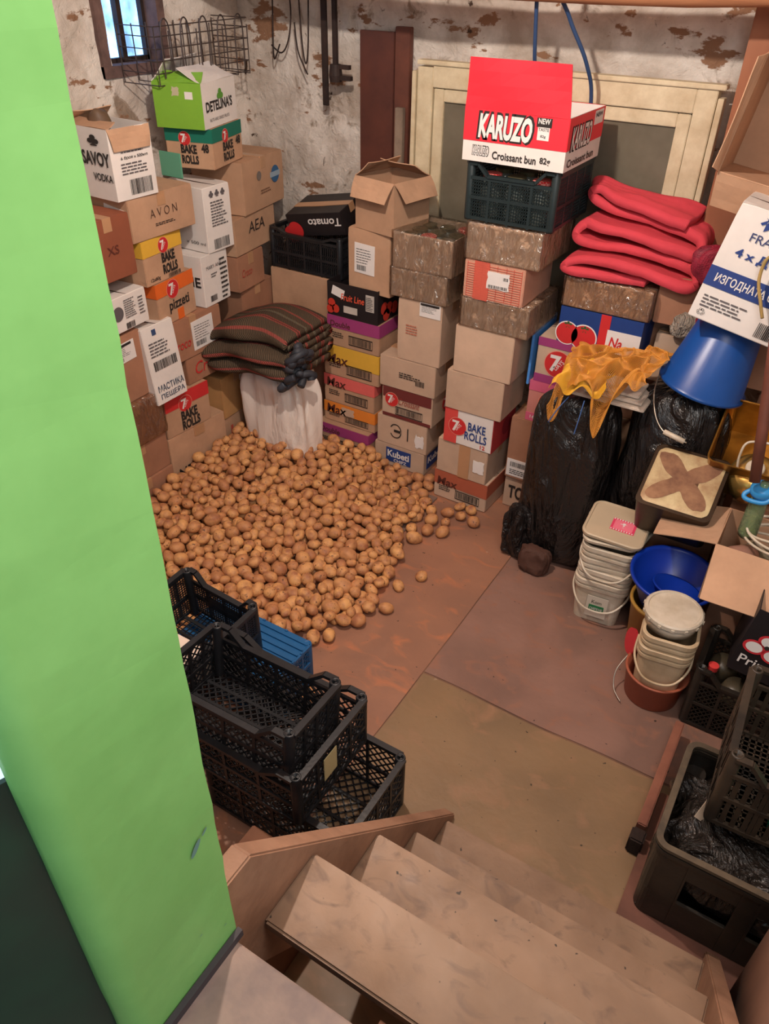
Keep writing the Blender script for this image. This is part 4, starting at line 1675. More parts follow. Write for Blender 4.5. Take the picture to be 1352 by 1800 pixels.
r = carton('white and lime green open carton for nuts and dried fruits, topmost by left wall', -3.16, XR, 3.06, .36, 1.787, 1.985, WCARD, rz=.26,
           open_=True, flaps=[('R', .14, -66, WCARD), ('L', .12, -40, WCARD), ('F', .08, -60, GRN)])
f = F(r, 'R')
f.text("DETELINA'S", .08, .86, .36, INK, .03, 0, hh=.24)
f.text('♣', .42, .60, .54, flat((90, 150, 50)), .02, 0, hh=.28, lift=.001)
f.text('NUTS AND DRIED FRUITS', .16, .74, .14, GRY, .0, 0, hh=.07)
f = F(r)
f.rect(0, 1, 0, 1, GRN, 'printed_band')
f.rect(.66, .82, .66, .82, WHITE, 'paper_label', .0012)
f.rect(.40, .55, .72, .92, mat('torn_paper', (190, 180, 150), .8), 'torn_patch', .0012, jag=.1)
bm = BM()
box(bm, -3.12, -2.98, 2.945, 2.955, 1.575, 1.69, .002)
tag(obj('cardboard_sheet', bm, mat('pale_green_card', (96, 160, 132), .8)), 'pale green card sheet standing behind the long lettered carton', 'card')

# corner crate and tomato tray
bm = BM()
r = carton('tan carton supporting the black mesh crate in the corner', -2.92, -2.46, 3.50, .30, .50, 1.0, CARD)
carton('plain carton at floor level behind the white sack', -2.92, -2.46, 3.52, .30, 0, .498, CARD3)
crate('black mesh crate in the back corner holding a tomato tray', (-2.67, 3.66, 1.003), .50, .31, .22, BPLA, style='grid', s=(.013, .05), dip=.02)
r = carton('black upside down tomato tray lying tilted in the corner crate', -2.80, -2.42, 3.56, .24, 1.24, 1.37, BCARD, tilt=(.25, -.18))
f = F(r)
f.text('Tomato', .97, 1.55, .78, WHITE, .02, .2, hh=.35, rot=pi)
f.disc(.12, .30, .05, RED, 'printed_tomato')
f.disc(.02, .12, .05, RED, 'printed_tomato', .001)

# ================================================================== POTATOES
import numpy as np
POLY = [(-2.87, 1.55), (-2.82, 2.12), (-2.86, 2.5), (-2.88, 2.93), (-2.86, 3.24), (-2.6, 3.16), (-2.42, 3.26), (-2.12, 3.32), (-1.76, 3.33),
        (-1.66, 3.33), (-1.65, 3.24), (-1.60, 3.10), (-1.58, 2.96), (-1.62, 2.82), (-1.50, 2.66), (-1.46, 2.50), (-1.44, 2.34), (-1.40, 2.20), (-1.46, 2.08), (-1.56, 1.98),
        (-1.62, 1.90), (-1.70, 1.82), (-1.95, 1.80), (-2.0, 1.60), (-2.2, 1.5), (-2.6, 1.42)]


def inside(x, y):
    c = False
    n = len(POLY)
    for i in range(n):
        x0, y0 = POLY[i]
        x1, y1 = POLY[i - 1]
        if (y0 > y) != (y1 > y) and x < (x1 - x0) * (y - y0) / (y1 - y0) + x0:
            c = not c
    return c


def edged(x, y):
    d = 9
    n = len(POLY)
    for i in range(n):
        a, b = V(POLY[i - 1]), V(POLY[i])
        ab = b - a
        t = max(0, min(1, (V((x, y)) - a).dot(ab) / ab.length_squared))
        d = min(d, (V((x, y)) - a - ab * t).length)
    return d


def target(x, y):
    # thickness of the heap: deepest at the back left, thinning to a single layer
    bx = min(1, max(0, (-1.48 - x) / 1.1))
    by = min(1, max(0, (y - 1.5) / 1.2))
    t = .05 + .085 * bx * (0.35 + .65 * by) + .05 * math.exp(-((x + 2.62) ** 2 + (y - 3.02) ** 2) / .09)
    # right and near rims taper to single potatoes
    dx = -1.42 - x
    if x > -2.2 and y > 3.05:
        t = min(t, .035 + .45 * max(0, -1.95 - x))
    return min(t, .045 + max(0, dx) * .35)


rs = random.Random(11)
cell = .085
gridh = {}
pots = []


def near(x, y):
    gx, gy = int(x // cell), int(y // cell)
    for i in (-1, 0, 1):
        for j in (-1, 0, 1):
            for p in gridh.get((gx + i, gy + j), ()):
                yield p


def rest(x, y, r):
    z = r
    for (px, py, pz, pr) in near(x, y):
        d2 = (px - x) ** 2 + (py - y) ** 2
        s = (pr + r) * .93
        if d2 < s * s:
            z = max(z, pz + sqrt(s * s - d2))
    return z


fails = 0
while len(pots) < 1700 and fails < 2600:
    x, y = rs.uniform(-2.87, -1.38), rs.uniform(1.42, 3.36)
    if not inside(x, y):
        continue
    r = min(.040, max(.0225, rs.gauss(.0295, .0042)))
    if edged(x, y) < r and x < -2.4:
        continue
    if -1.95 > x and y < 1.78 and edged(x, y) < .03:
        continue
    z = rest(x, y, r)
    for _ in range(26):   # roll downhill
        a, s = rs.uniform(0, 2 * pi), rs.uniform(.2, 1) * .035
        x2, y2 = x + s * cos(a), y + s * sin(a)
        if not inside(x2, y2) or (edged(x2, y2) < r and x2 < -2.3):
            continue
        z2 = rest(x2, y2, r)
        if z2 < z:
            x, y, z = x2, y2, z2
    if z - r * .6 > target(x, y) or (z < r * 1.2 and edged(x, y) < .05 and rs.random() < .3):
        fails += 1
        continue
    p = (x, y, z, r)
    pots.append(p)
    gridh.setdefault((int(x // cell), int(y // cell)), []).append(p)

# stray potatoes on the bare floor (x, y, r)
STRAY = [(-1.585, 2.98, .030), (-1.545, 3.07, .030), (-1.50, 2.99, .036), (-1.46, 3.10, .030), (-1.43, 3.02, .026), (-1.40, 2.93, .034), (-1.475, 2.90, .034), (-1.385, 3.11, .030), (-1.30, 3.095, .034),
         (-1.50, 2.80, .036), (-1.555, 2.87, .030), (-1.36, 3.19, .030), (-1.43, 3.19, .026), (-1.345, 2.27, .030), (-1.41, 2.13, .034), (-1.38, 2.44, .028), (-1.32, 2.56, .028),
         (-1.335, 1.60, .036), (-1.345, 1.665, .028), (-1.52, 1.935, .033), (-1.47, 1.985, .030)]
strays = []
for x, y, r in STRAY:
    strays.append((x, y, r * .94, r))

# which ones show: rough depth buffer
allp = pots
buf = {}
cw = V((0, 0, CAMH))
order = []
for i, (x, y, z, r) in enumerate(allp):
    v = V((x, y, z)) - cw
    dz = v.dot(fw)
    px, py = 169 + 338 * v.dot(R2) / dz, 225 - 338 * v.dot(U2) / dz
    order.append((dz, px, py, 338 * r * 1.1 / dz, i))
W_, H_ = 338, 450
zb = np.full((H_, W_), 1e9)
ib = np.full((H_, W_), -1, dtype=int)
for dz, px, py, pr, i in order:
    x0, x1, y0, y1 = int(px - pr), int(px + pr) + 1, int(py - pr), int(py + pr) + 1
    for yy in range(max(0, y0), min(H_, y1 + 1)):
        for xx in range(max(0, x0), min(W_, x1 + 1)):
            q = (xx - px) ** 2 + (yy - py) ** 2
            if q < pr * pr:
                d = dz - sqrt(pr * pr - q) / 338 * dz
                if d < zb[yy, xx]:
                    zb[yy, xx] = d
                    ib[yy, xx] = i
cnt = np.bincount(ib[ib >= 0].ravel(), minlength=len(allp))
rank = sorted(range(len(allp)), key=lambda i: -cnt[i])
top = rank[:300 - len(strays)]
topset = set(top)


def potato_material(sf):
    M = bpy.data.materials.new('potato_skin')
    M.use_nodes = True
    nt = M.node_tree
    n, l = nt.nodes, nt.links
    p = n['Principled BSDF']
    p.inputs['Roughness'].default_value = .55
    p.inputs['Specular IOR Level'].default_value = .35
    tc = n.new('ShaderNodeTexCoord')
    oi = n.new('ShaderNodeAttribute')
    oi.attribute_name = 'pid'
    def noi(s, lo, hi, det=4):
        x = n.new('ShaderNodeTexNoise')
        x.noise_dimensions = '4D'
        x.inputs['Scale'].default_value = s * sf
        x.inputs['Detail'].default_value = det
        l.new(tc.outputs['Object'], x.inputs['Vector'])
        l.new(sm, x.inputs['W'])
        r = n.new('ShaderNodeMapRange')
        r.inputs[1].default_value = lo
        r.inputs[2].default_value = hi
        l.new(x.outputs['Fac'], r.inputs[0])
        return r.outputs[0]
    io = n.new('ShaderNodeObjectInfo')
    ma = n.new('ShaderNodeMath')
    ma.operation = 'ADD'
    l.new(oi.outputs['Fac'], ma.inputs[0])
    l.new(io.outputs['Random'], ma.inputs[1])
    mf = n.new('ShaderNodeMath')
    mf.operation = 'MULTIPLY'
    mf.inputs[1].default_value = 40
    l.new(ma.outputs[0], mf.inputs[0])
    sm = mf.outputs[0]
    def mix(f, a, b2):
        m_ = n.new('ShaderNodeMix')
        m_.data_type = 'RGBA'
        l.new(f, m_.inputs[0])
        for k, x in ((6, a), (7, b2)):
            if isinstance(x, tuple):
                m_.inputs[k].default_value = lin(x) + (1,)
            else:
                l.new(x, m_.inputs[k])
        return m_.outputs[2]
    wn = n.new('ShaderNodeTexWhiteNoise')
    wn.noise_dimensions = '1D'
    l.new(sm, wn.inputs['W'])
    c = mix(wn.outputs['Value'], (222, 166, 106), (192, 134, 88))
    c = mix(noi(26, .42, .68), c, (160, 104, 74))
    c = mix(noi(160, .66, .72, 2), c, (84, 50, 34))
    c = mix(noi(60, .63, .70, 3), c, (100, 66, 50))
    l.new(c, p.inputs['Base Color'])
    bp = n.new('ShaderNodeBump')
    bp.inputs['Strength'].default_value = .25
    bp.inputs['Distance'].default_value = .004
    l.new(noi(110, 0, 1), bp.inputs['Height'])
    l.new(bp.outputs[0], p.inputs['Normal'])
    return M


POT = potato_material(.03)
POTW = potato_material(1.0)


def potato_verts(sub, seed):
    bm = BM()
    bmesh.ops.create_icosphere(bm, subdivisions=sub, radius=1)
    k = rs.uniform(1.05, 1.38)
    e = (k, rs.uniform(.92, 1.05), rs.uniform(.84, .96))
    for v in bm.verts:
        c = v.co.copy()
        n1 = noise.noise(c * 1.1 + V((seed, 0, 0)))
        n2 = noise.noise(c * 2.6 + V((seed, 5, 0)))
        v.co = V((c.x * e[0], c.y * e[1], c.z * e[2])) * (1 + .10 * n1 + .035 * n2)
    return bm


PM = []
for k in range(14):
    bm = potato_verts(3, k * 7.3)
    me = bpy.data.meshes.new('potato')
    bm.to_mesh(me)
    bm.free()
    for q in me.polygons:
        q.use_smooth = True
    me.materials.append(POT)
    PM.append(me)


def put_potato(p, label, group, seq):
    x, y, z, r = p
    o = bpy.data.objects.new('potato', PM[seq % len(PM)])
    COL.objects.link(o)
    o.location = (x, y, z)
    o.rotation_euler = (rs.uniform(-.45, .45), rs.uniform(-.45, .45), rs.uniform(0, 6.28))
    s = r * rs.uniform(.95, 1.03)
    o.scale = (s, s, s)
    tag(o, label, 'potato', group)
    return o




def where(x, y):
    if x < -2.45 and y > 2.75:
        return 'in front of the white sack at the back of the heap'
    if x < -2.45 and y > 2.1:
        return 'at the left of the heap by the wall cartons'
    if y < 2.0 and x < -2.1:
        return 'at the near left of the heap behind the black mesh crate'
    if y < 2.1:
        return 'at the near tip of the heap above the blue crate'
    if x > -1.75 and y > 2.75:
        return 'at the right back corner of the heap'
    if x > -1.8:
        return 'along the right edge of the heap'
    if y > 2.9:
        return 'at the back of the heap before the leftmost back stack'
    if y > 2.5:
        return 'in the far middle of the heap'
    return 'in the near middle of the heap'


for n_, i in enumerate(top):
    x, y, z, r = allp[i]
    sz = 'large' if r > .034 else ('small' if r < .0275 else 'medium sized')
    w_ = where(x, y)
    put_potato(allp[i], sz + ' brown potato ' + w_, sz + ' potatoes ' + w_, n_)
for n_, p in enumerate(strays):
    x, y = p[0], p[1]
    if y > 2.75:
        o = put_potato(p, 'pale dusty potato rolled out on bare floor in front of the third back stack', 'potatoes strayed in front of the stacks', n_)
    elif y < 1.8:
        o = put_potato(p, 'potato beside the blue crate at the near end of the heap', 'potatoes beside the blue crate', n_)
    else:
        o = put_potato(p, 'single potato rolled just clear of the right edge of the heap', 'potatoes clear of the heap edge', n_)
bpy.data.objects[-1]
# every other potato in one object
vv, ff, pid = [], [], []
low = []
for k in range(8):
    bm = potato_verts(2, 100 + k * 3.1)
    low.append(([v.co.copy() for v in bm.verts], [tuple(v.index for v in f.verts) for f in bm.faces]))
    bm.free()
for i, (x, y, z, r) in enumerate(allp):
    if i in topset:
        continue
    vs, fs = low[i % 8]
    M3 = Euler((rs.uniform(-.5, .5), rs.uniform(-.5, .5), rs.uniform(0, 6.28))).to_matrix()
    b0 = len(vv)
    pp = V((x, y, z))
    vv += [pp + (M3 @ c) * r for c in vs]
    ff += [tuple(a + b0 for a in f) for f in fs]
    pid += [rs.random()] * len(vs)
me = bpy.data.meshes.new('potato_heap')
me.from_pydata(vv, [], ff)
at = me.attributes.new('pid', 'FLOAT', 'POINT')
at.data.foreach_set('value', pid)
for q in me.polygons:
    q.use_smooth = True
me.materials.append(POTW)
o = bpy.data.objects.new('potato_heap', me)
COL.objects.link(o)
tag(o, 'rest of the loose potatoes filling the heap between and under the larger ones', 'potatoes', kind='stuff')
print('POTATOES', len(pots), 'shown', int((cnt > 0).sum()))
# grey board edge under the right of the heap
bm = BM()
box(bm, -2.0, -1.585, 2.72, 3.22, .0045, .012, .002)
o = tag(obj('wooden_board', bm, mat('grey_heap_board', (128, 104, 92), .7, vary=.2)), 'thin grey board lying under the right back edge of the potato heap', 'board')

# ================================================================== CRATES at the lower left
crate('large black lattice crate standing lowest at right of the crate pile', (-1.065, 1.27, .004), .60, .38, .262, BPLA, s=.036, dip=0)
r = crate('large black lattice crate with paper label, second in the pile', (-1.212, 1.243, .276), .60, .40, .225, BPLA, s=.036, dip=.045, name='plastic_crate')
rt_ = F(r, 'R', eps=.004)
rt_.rect(.33, .50, .40, .86, mat('cream_label', (196, 180, 132), .7), 'paper_label', .001)
crate('black lattice crate sitting tilted inside the larger one, topmost of the pile', (-1.225, 1.20, .40), .52, .29, .225, BPLA, rot=(R(-5), R(1), R(2)), s=.030, dip=.05)
crate('blue upturned crate between the potatoes and the black crates', (-1.62, 1.615, .245), .50, .26, .24, BLPLA, rot=(pi, 0, 0), solid_base=True, s=.026, dip=0)
r = crate('smaller black mesh crate standing on the blue crate', (-1.70, 1.475, .262), .38, .27, .235, BPLA, rot=(R(3), R(2), R(-2)), style='grid', s=(.0125, .0125), dip=.05, wd=.003)
g = F(r, 'B', eps=.004)
bm = BM()
box(bm, -.10, .10, .125, .131, .07, .13)
obj('blank_panel', bm, BPLA, r)
bm = BM()
box(bm, -1.80, -1.50, 1.225, 1.325, .36, .50, .012)
tag(obj('foam_block', bm, mat('white_foam', (232, 212, 196), .8, vary=.1)), 'white foam block behind the topmost black crate', 'foam')
carton('brown carton under the white foam block, mostly hidden', -1.94, -1.54, 1.08, .26, .005, .358, CARD3)
root = empty('glass_bottle', 'dark green bottle lying between the green jamb and the stair stringer', 'bottle', (-.93, .86, .31), (R(100), 0, R(-55)))
bm = BM()
lathe(bm, [(.001, 0), (.036, 0), (.038, .01), (.038, .16), (.016, .21), (.013, .27), (.001, .27)], 24)
obj('bottle_body', bm, mat('dark_bottle', (44, 48, 40), .2, vary=.2), root, True)
bm = BM()
lathe(bm, [(.001, .262), (.017, .262), (.017, .285), (.001, .285)], 20)
obj('bottle_cap', bm, mat('green_cap', (80, 100, 60), .4), root)
bm = BM()
box(bm, -1.05, -.78, .62, .98, .004, .27, .004)
o = tag(obj('wooden_crate', bm, WOOD), 'brown wooden box under the lying bottle beside the stairs', 'box')

# ================================================================== SOFT THINGS
SACK = bag_mat('white_woven_sack', (236, 224, 214), .6, .03, 4, .8)
bm = blob(.235, .155, .60, .6, .35, 3, .022, 3.5, .014, 7, taper=.06)
o = tag(obj('woven_sack', bm, SACK, None, True), 'full white woven sack standing in the back left corner under the striped blanket', 'sack')
o.location = (-2.575, 3.12, .004)
BAGM = bag_mat('black_bin_bag_film', (36, 32, 31), .22, .06, 6, 1.0)
bm = blob(.215, .165, .93, .6, .38, 12, .022, 2.4, .010, 6, taper=.18)
o = tag(obj('bin_bag', bm, BAGM, None, True), 'tall full black bin bag standing under the orange net, left of two', 'bag')
o.location = (-.85, 3.13, .005)
bm = blob(.235, .19, 1.0, .6, .38, 27, .022, 2.4, .010, 6, taper=.12)
o = tag(obj('bin_bag', bm, BAGM, None, True), 'tall full black bin bag standing under the blue bucket, right of two', 'bag')
o.location = (-.435, 3.25, .005)
bm = blob(.085, .07, .30, .7, .5, 41, .03, 6, .016, 7, taper=.1)
o = tag(obj('plastic_bag', bm, bag_mat('thin_black_bag', (34, 30, 30), .16, .03, 14, 1.0), None, True), 'small crumpled thin black bag at the left foot of the tall bin bags', 'bag')
o.location = (-1.0, 3.02, .005)
bm = blob(.085, .045, .13, .7, .6, 44, .022, 7, .006, 5)  # low dark brown blob lying on the floor
o = tag(obj('brown_lump', bm, mat('dark_brown_lump', (86, 54, 42), .8, vary=.3, bump=.4), None, True), 'dark brown lump on floor between the bin bag and the white bucket stack', 'paper')
o.location = (-.885, 2.93, .006)


def stripes():
    M = bpy.data.materials.new('striped_wool_blanket')
    M.use_nodes = True
    nt = M.node_tree
    n, l = nt.nodes, nt.links
    p = n['Principled BSDF']
    p.inputs['Roughness'].default_value = .95
    p.inputs['Specular IOR Level'].default_value = .1
    uv = n.new('ShaderNodeTexCoord')
    sp = n.new('ShaderNodeSeparateXYZ')
    l.new(uv.outputs['UV'], sp.inputs[0])
    md = n.new('ShaderNodeMath')
    md.operation = 'FRACT'
    mu = n.new('ShaderNodeMath')
    mu.operation = 'MULTIPLY'
    mu.inputs[1].default_value = 4.6
    l.new(sp.outputs['X'], mu.inputs[0])
    l.new(mu.outputs[0], md.inputs[0])
    cr = n.new('ShaderNodeValToRGB')
    cr.color_ramp.interpolation = 'CONSTANT'
    els = [(0, (92, 78, 64)), (.26, (150, 78, 70)), (.31, (60, 48, 42)), (.33, (146, 74, 66)), (.38, (84, 70, 58)), (.58, (112, 102, 86)), (.66, (88, 74, 60)), (.84, (152, 80, 72)), (.91, (92, 78, 64))]
    cr.color_ramp.elements.remove(cr.color_ramp.elements[1])
    for k, (a, c) in enumerate(els):
        e = cr.color_ramp.elements[0] if k == 0 else cr.color_ramp.elements.new(a)
        e.position = a
        e.color = lin(c) + (1,)
    
    l.new(md.outputs[0], cr.inputs[0])
    # twill: fine diagonal lines
    wv = n.new('ShaderNodeTexWave')
    wv.bands_direction = 'DIAGONAL'
    wv.inputs['Scale'].default_value = 55
    wv.inputs['Distortion'].default_value = 1.5
    l.new(uv.outputs['UV'], wv.inputs['Vector'])
    mx = n.new('ShaderNodeMix')
    mx.data_type = 'RGBA'
    mx.blend_type = 'MULTIPLY'
    mx.inputs[0].default_value = .75
    l.new(cr.outputs[0], mx.inputs[6])
    rr = n.new('ShaderNodeMapRange')
    rr.inputs[3].default_value = .35
    rr.inputs[4].default_value = 1.25
    l.new(wv.outputs['Fac'], rr.inputs[0])
    l.new(rr.outputs[0], mx.inputs[7])
    l.new(mx.outputs[2], p.inputs['Base Color'])
    bp = n.new('ShaderNodeBump')
    bp.inputs['Strength'].default_value = .6
    bp.inputs['Distance'].default_value = .004
    l.new(wv.outputs['Fac'], bp.inputs['Height'])
    l.new(bp.outputs[0], p.inputs['Normal'])
    return M


# blanket: folds face the room (local x of the path becomes world -y)
path = [(-.16, .0), (.18, .0), (.235, .028), (.19, .056), (-.12, .052), (-.15, .075), (-.12, .100), (.20, .104), (.255, .130),
        (.205, .156), (-.12, .152), (-.15, .176), (-.12, .202), (.16, .206), (.205, .232), (.155, .256), (-.10, .252), (-.16, .24)]


def drape(p, t, u):
    # upper layers sag towards both ends, whole stack slumps to the front
    e = (2 * t - 1)
    p.z -= .05 * e * e * (p.z / .25) + .10 * max(0, p.x - .05) * (p.z / .25)
    p.x += .018 * sin(t * 9 + p.z * 22)
    return p


bm = ribbon(path, -.29, .26, .040, 54, .012, 5, 5, drape)
o = tag(obj('wool_blanket', bm, stripes(), None, True), 'folded dark wool blanket with reddish stripes lying on the white sack', 'blanket')
o.matrix_world = Matrix.Translation((-2.60, 3.13, .635)) @ Matrix.Rotation(R(-7), 4, 'Y') @ Matrix.Rotation(R(-90), 4, 'Z')
NETB = mat('blue_grey_net', (62, 66, 76), .6, rgb2=(32, 34, 40), vscale=12)
bm = BM()
for k in range(5):
    for s_ in range(3):
        p0 = V((-2.345 + .022 * math.sin(k * 2 + s_), 2.93 + .028 * s_, .63 + k * .042 + .012 * s_))
        pts = [p0 + V((.05 * cos(t * .7 + k), .0 + .05 * sin(t * .9 + s_), .028 * sin(t * 1.1 + k))) for t in range(7)]
        tube(bm, smoothpath(pts, 5), .021, 9)
tag(obj('rolled_net', bm, NETB, None, True), 'bundle of blue grey netting hanging at the right end of the striped blanket', 'net')

REDC = mat('red_felt_cloth', (212, 66, 80), .85, rgb2=(198, 58, 70), vscale=4, sheen=.3, bump=.1, bscale=200)
path = [(-.74, 1.366), (-1.00, 1.366), (-1.085, 1.392), (-1.04, 1.418), (-.90, 1.422), (-.62, 1.395), (-.555, 1.402), (-.575, 1.440), (-.66, 1.452), (-1.00, 1.478),
        (-1.095, 1.505), (-1.07, 1.548), (-1.00, 1.556), (-.66, 1.496), (-.575, 1.488), (-.585, 1.528), (-.66, 1.548), (-1.0, 1.618), (-1.10, 1.655), (-1.06, 1.685), (-.98, 1.665), (-.76, 1.605), (-.64, 1.572)]


def slump(p, t, u):
    p.z += .018 * sin(p.x * 9 + 1) * (p.z - 1.36) * 4 - .05 * (1 - t) * max(0, p.x + .85)
    p.x += .03 * (t - .5) * sin(u * 14)
    p.y += .035 * sin(u * 17 + 2) + (p.z - 1.37) * .75 * (1 - t)
    p.z += max(0, p.z - 1.42) * .10 * t
    return p


bm = ribbon(path, 3.36, 3.70, .034, 40, .014, 5, 9, slump)
o = tag(obj('red_cloth', bm, REDC, None, True), 'thick red cloth folded in loose layers on the film wrapped carton', 'cloth')


def netsheet(x0, x1, y0, y1, zf, nx, ny, amp, seed, th, m_, name='mesh_net'):
    bm = BM()
    g = []
    for i in range(nx + 1):
        row = []
        for j in range(ny + 1):
            a, b = i / nx, j / ny
            x, y = x0 + (x1 - x0) * a, y0 + (y1 - y0) * b
            p = V((x, y, zf(a, b)))
            p += noise.noise_vector(V((x * 9 + seed, y * 9, 0))) * amp + noise.noise_vector(V((x * 28 + seed, y * 28, 3))) * amp * .35
            row.append(bm.verts.new(p))
        g.append(row)
    for i in range(nx):
        for j in range(ny):
            bm.faces.new((g[i][j], g[i + 1][j], g[i + 1][j + 1], g[i][j + 1]))
    o = obj(name, bm, m_)
    md = o.modifiers.new('net', 'WIREFRAME')
    md.thickness = th
    md.use_even_offset = False
    md.use_boundary = True
    return o


NETO = mat('orange_net', (216, 150, 58), .6, rgb2=(196, 128, 48), vscale=20)
bm = BM()
for k in range(3):
    box(bm, -.88 + k * .05, -.555 - k * .02, 3.03 + k * .02, 3.22, .945 + k * .018, .958 + k * .018, .003)
tag(obj('folded_sheets', bm, mat('white_sheets', (216, 200, 184), .6, vary=.15), None), 'folded whitish plastic sheets lying under the orange net', 'sheet')


def zo(a, b):
    n_ = 1 - abs(noise.noise(V((a * 5, b * 4, 3)))) * 2
    z = 1.045 + .035 * n_ + .07 * a
    f_ = max(0, .34 - b) / .34
    return z - f_ ** 1.3 * (.04 + .20 * math.exp(-((a - .05) / .09) ** 2) + .24 * math.exp(-((a - .62) / .11) ** 2)) - .10 * max(0, b - .7)


o = netsheet(-.96, -.54, 2.97, 3.33, zo, 120, 100, .045, 2, .0030, NETO)
tag(o, 'crumpled orange mesh net thrown over the left black bin bag', 'net')
o2 = netsheet(-.94, -.72, 2.955, 3.07, lambda a, b: 1.00 + .03 * sin(a * 13) + .05 * b, 80, 50, .04, 8, .0024, mat('yellow_net', (226, 172, 50), .55))
tag(o2, 'bright yellow knotted net bundle at the front edge of the orange net', 'net')
CRIM = mat('crimson_net', (150, 24, 52), .6, rgb2=(110, 16, 40), vscale=25)
bm = blob(.085, .065, .16, .8, .8, 61, .022, 9, .008, 6, seg=60, rings=34)
bmesh.ops.translate(bm, verts=bm.verts, vec=(-.475, 3.36, 1.425))
bm2 = blob(.045, .04, .26, .8, .8, 62, .016, 9, .008, 6, seg=40, rings=40)
me_ = bpy.data.meshes.new('x')
bmesh.ops.translate(bm2, verts=bm2.verts, vec=(-.445, 3.34, 1.20))
bm2.to_mesh(me_)
bm2.free()
bm.from_mesh(me_)
bpy.data.meshes.remove(me_)
o = obj('mesh_bag', bm, CRIM, None, True)
md = o.modifiers.new('net', 'WIREFRAME')
md.thickness = .003
md.use_even_offset = False
md.use_replace = False
tag(o, 'crimson mesh produce bag hanging right of the red cloth', 'net')
bm = blob(.07, .06, .12, .7, .7, 71, .018, 8, .008, 6)
o = tag(obj('plastic_bag', bm, bag_mat('clear_grey_bag', (190, 178, 164), .15, .03, 18), None, True), 'small pale crumpled plastic bag left of the upturned blue bucket', 'bag')
o.location = (-.535, 3.44, 1.135)

# ================================================================== RIGHT HAND PILE
# upturned blue bucket on the right bin bag
root = empty('bucket', 'blue plastic bucket turned upside down on the right bin bag', 'bucket', (-.385, 3.22, 1.04), (R(-4), R(10), 0))
bm = BM()
lathe(bm, [(.178, 0), (.182, .002), (.182, .014), (.170, .018), (.125, .285), (.118, .292), (.001, .292), (.001, .286), (.114, .284), (.164, .016), (.170, .003), (.178, 0)], 56)
obj('bucket_body', bm, BLUEP, root, True)
bm = BM()
tube(bm, smoothpath([(-.175, -.03, .01), (-.155, -.12, -.05), (-.10, -.20, -.115), (-.03, -.25, -.145), (.06, -.25, -.145)], 8), .0032, 8)
obj('wire_handle', bm, STEEL, root, True)
bm = BM()
tube(bm, [(-.04, -.248, -.142), (.05, -.25, -.145)], .011, 12)
obj('handle_grip', bm, WPLA, root, True)

# white carton lettered in Cyrillic on top of it
r = _c0('white carton with blue Cyrillic band balanced on the upturned blue bucket', -.49, -.09, 3.04, .30, 1.345, 1.775, WCARD, tilt=(R(-4), R(11)), tape=False)
f = F(r)
f.rect(0, 1, .30, .47, flat((38, 62, 128)), 'printed_band')
f.text('ИЗГОДНАТА ОПАКОВКА', .08, 1.0, .335, WHITE, .02, 0, hh=.09, lift=.0018)
f.text('FRAGILE', .20, .62, .74, flat((50, 60, 110)), .0, 0, hh=.07)
f.text('↑↑', .22, .50, .84, flat((38, 62, 128)), .04, 0, hh=.11)
f.text('4 x ДОЯ', .14, .62, .58, flat((38, 62, 128)), .03, 0, hh=.09)
f.lines(.06, .52, .12, .24, 4, GRY)
f.barcode(.62, .96, .04, .17, n=22)
f.text('♻', .06, .14, .04, INK, 0, 0, hh=.06)
# twig lying against the carton
bm = BM()
tube(bm, smoothpath([(-.20, 3.02, 1.64), (-.26, 3.01, 1.66), (-.27, 3.01, 1.58), (-.24, 3.0, 1.50), (-.22, 3.0, 1.45)], 6), .006, 8)
tag(obj('dry_stem', bm, mat('straw', (180, 150, 90), .8, vary=.3), None, True), 'dry straw stem hanging across the Cyrillic carton', 'stem')

# open cartons heaped at the upper right
carton('carton under the open brown carton at upper right edge', -.40, .10, 3.40, .26, 1.0, 1.42, CARD3)
carton('carton standing on the floor behind the blue bucket at right', -.17, .12, 3.46, .24, 0, .999, CARD3)
r = _c0('open brown carton lying with its mouth towards the room at upper right edge', -.40, .06, 3.36, .40, 1.80, 2.10, CARD, open_=True,
        flaps=[('F', .13, 105, None), ('B', .10, 60, None), ('L', .05, 20, None)])
r.location = (-.30, 3.66, 1.985)
r.rotation_euler = (R(86), R(9), 0)
r = carton('pale carton wedged behind the Cyrillic carton', -.32, .10, 3.42, .22, 1.421, 1.75, CARD2, rz=-.1)

# tin cans
GOLD = mat('gold_lacquered_tin', (196, 146, 66), .28, metal=.85, rgb2=(150, 104, 46), vscale=5, bump=.12, bscale=20)
TINB = mat('stained_tin', (214, 196, 150), .5, metal=.1, rgb2=(158, 124, 88), vscale=9, detail=12)
TIND = mat('tin_stain', (158, 116, 84), .7, metal=.1, rgb2=(112, 74, 54), vscale=14)


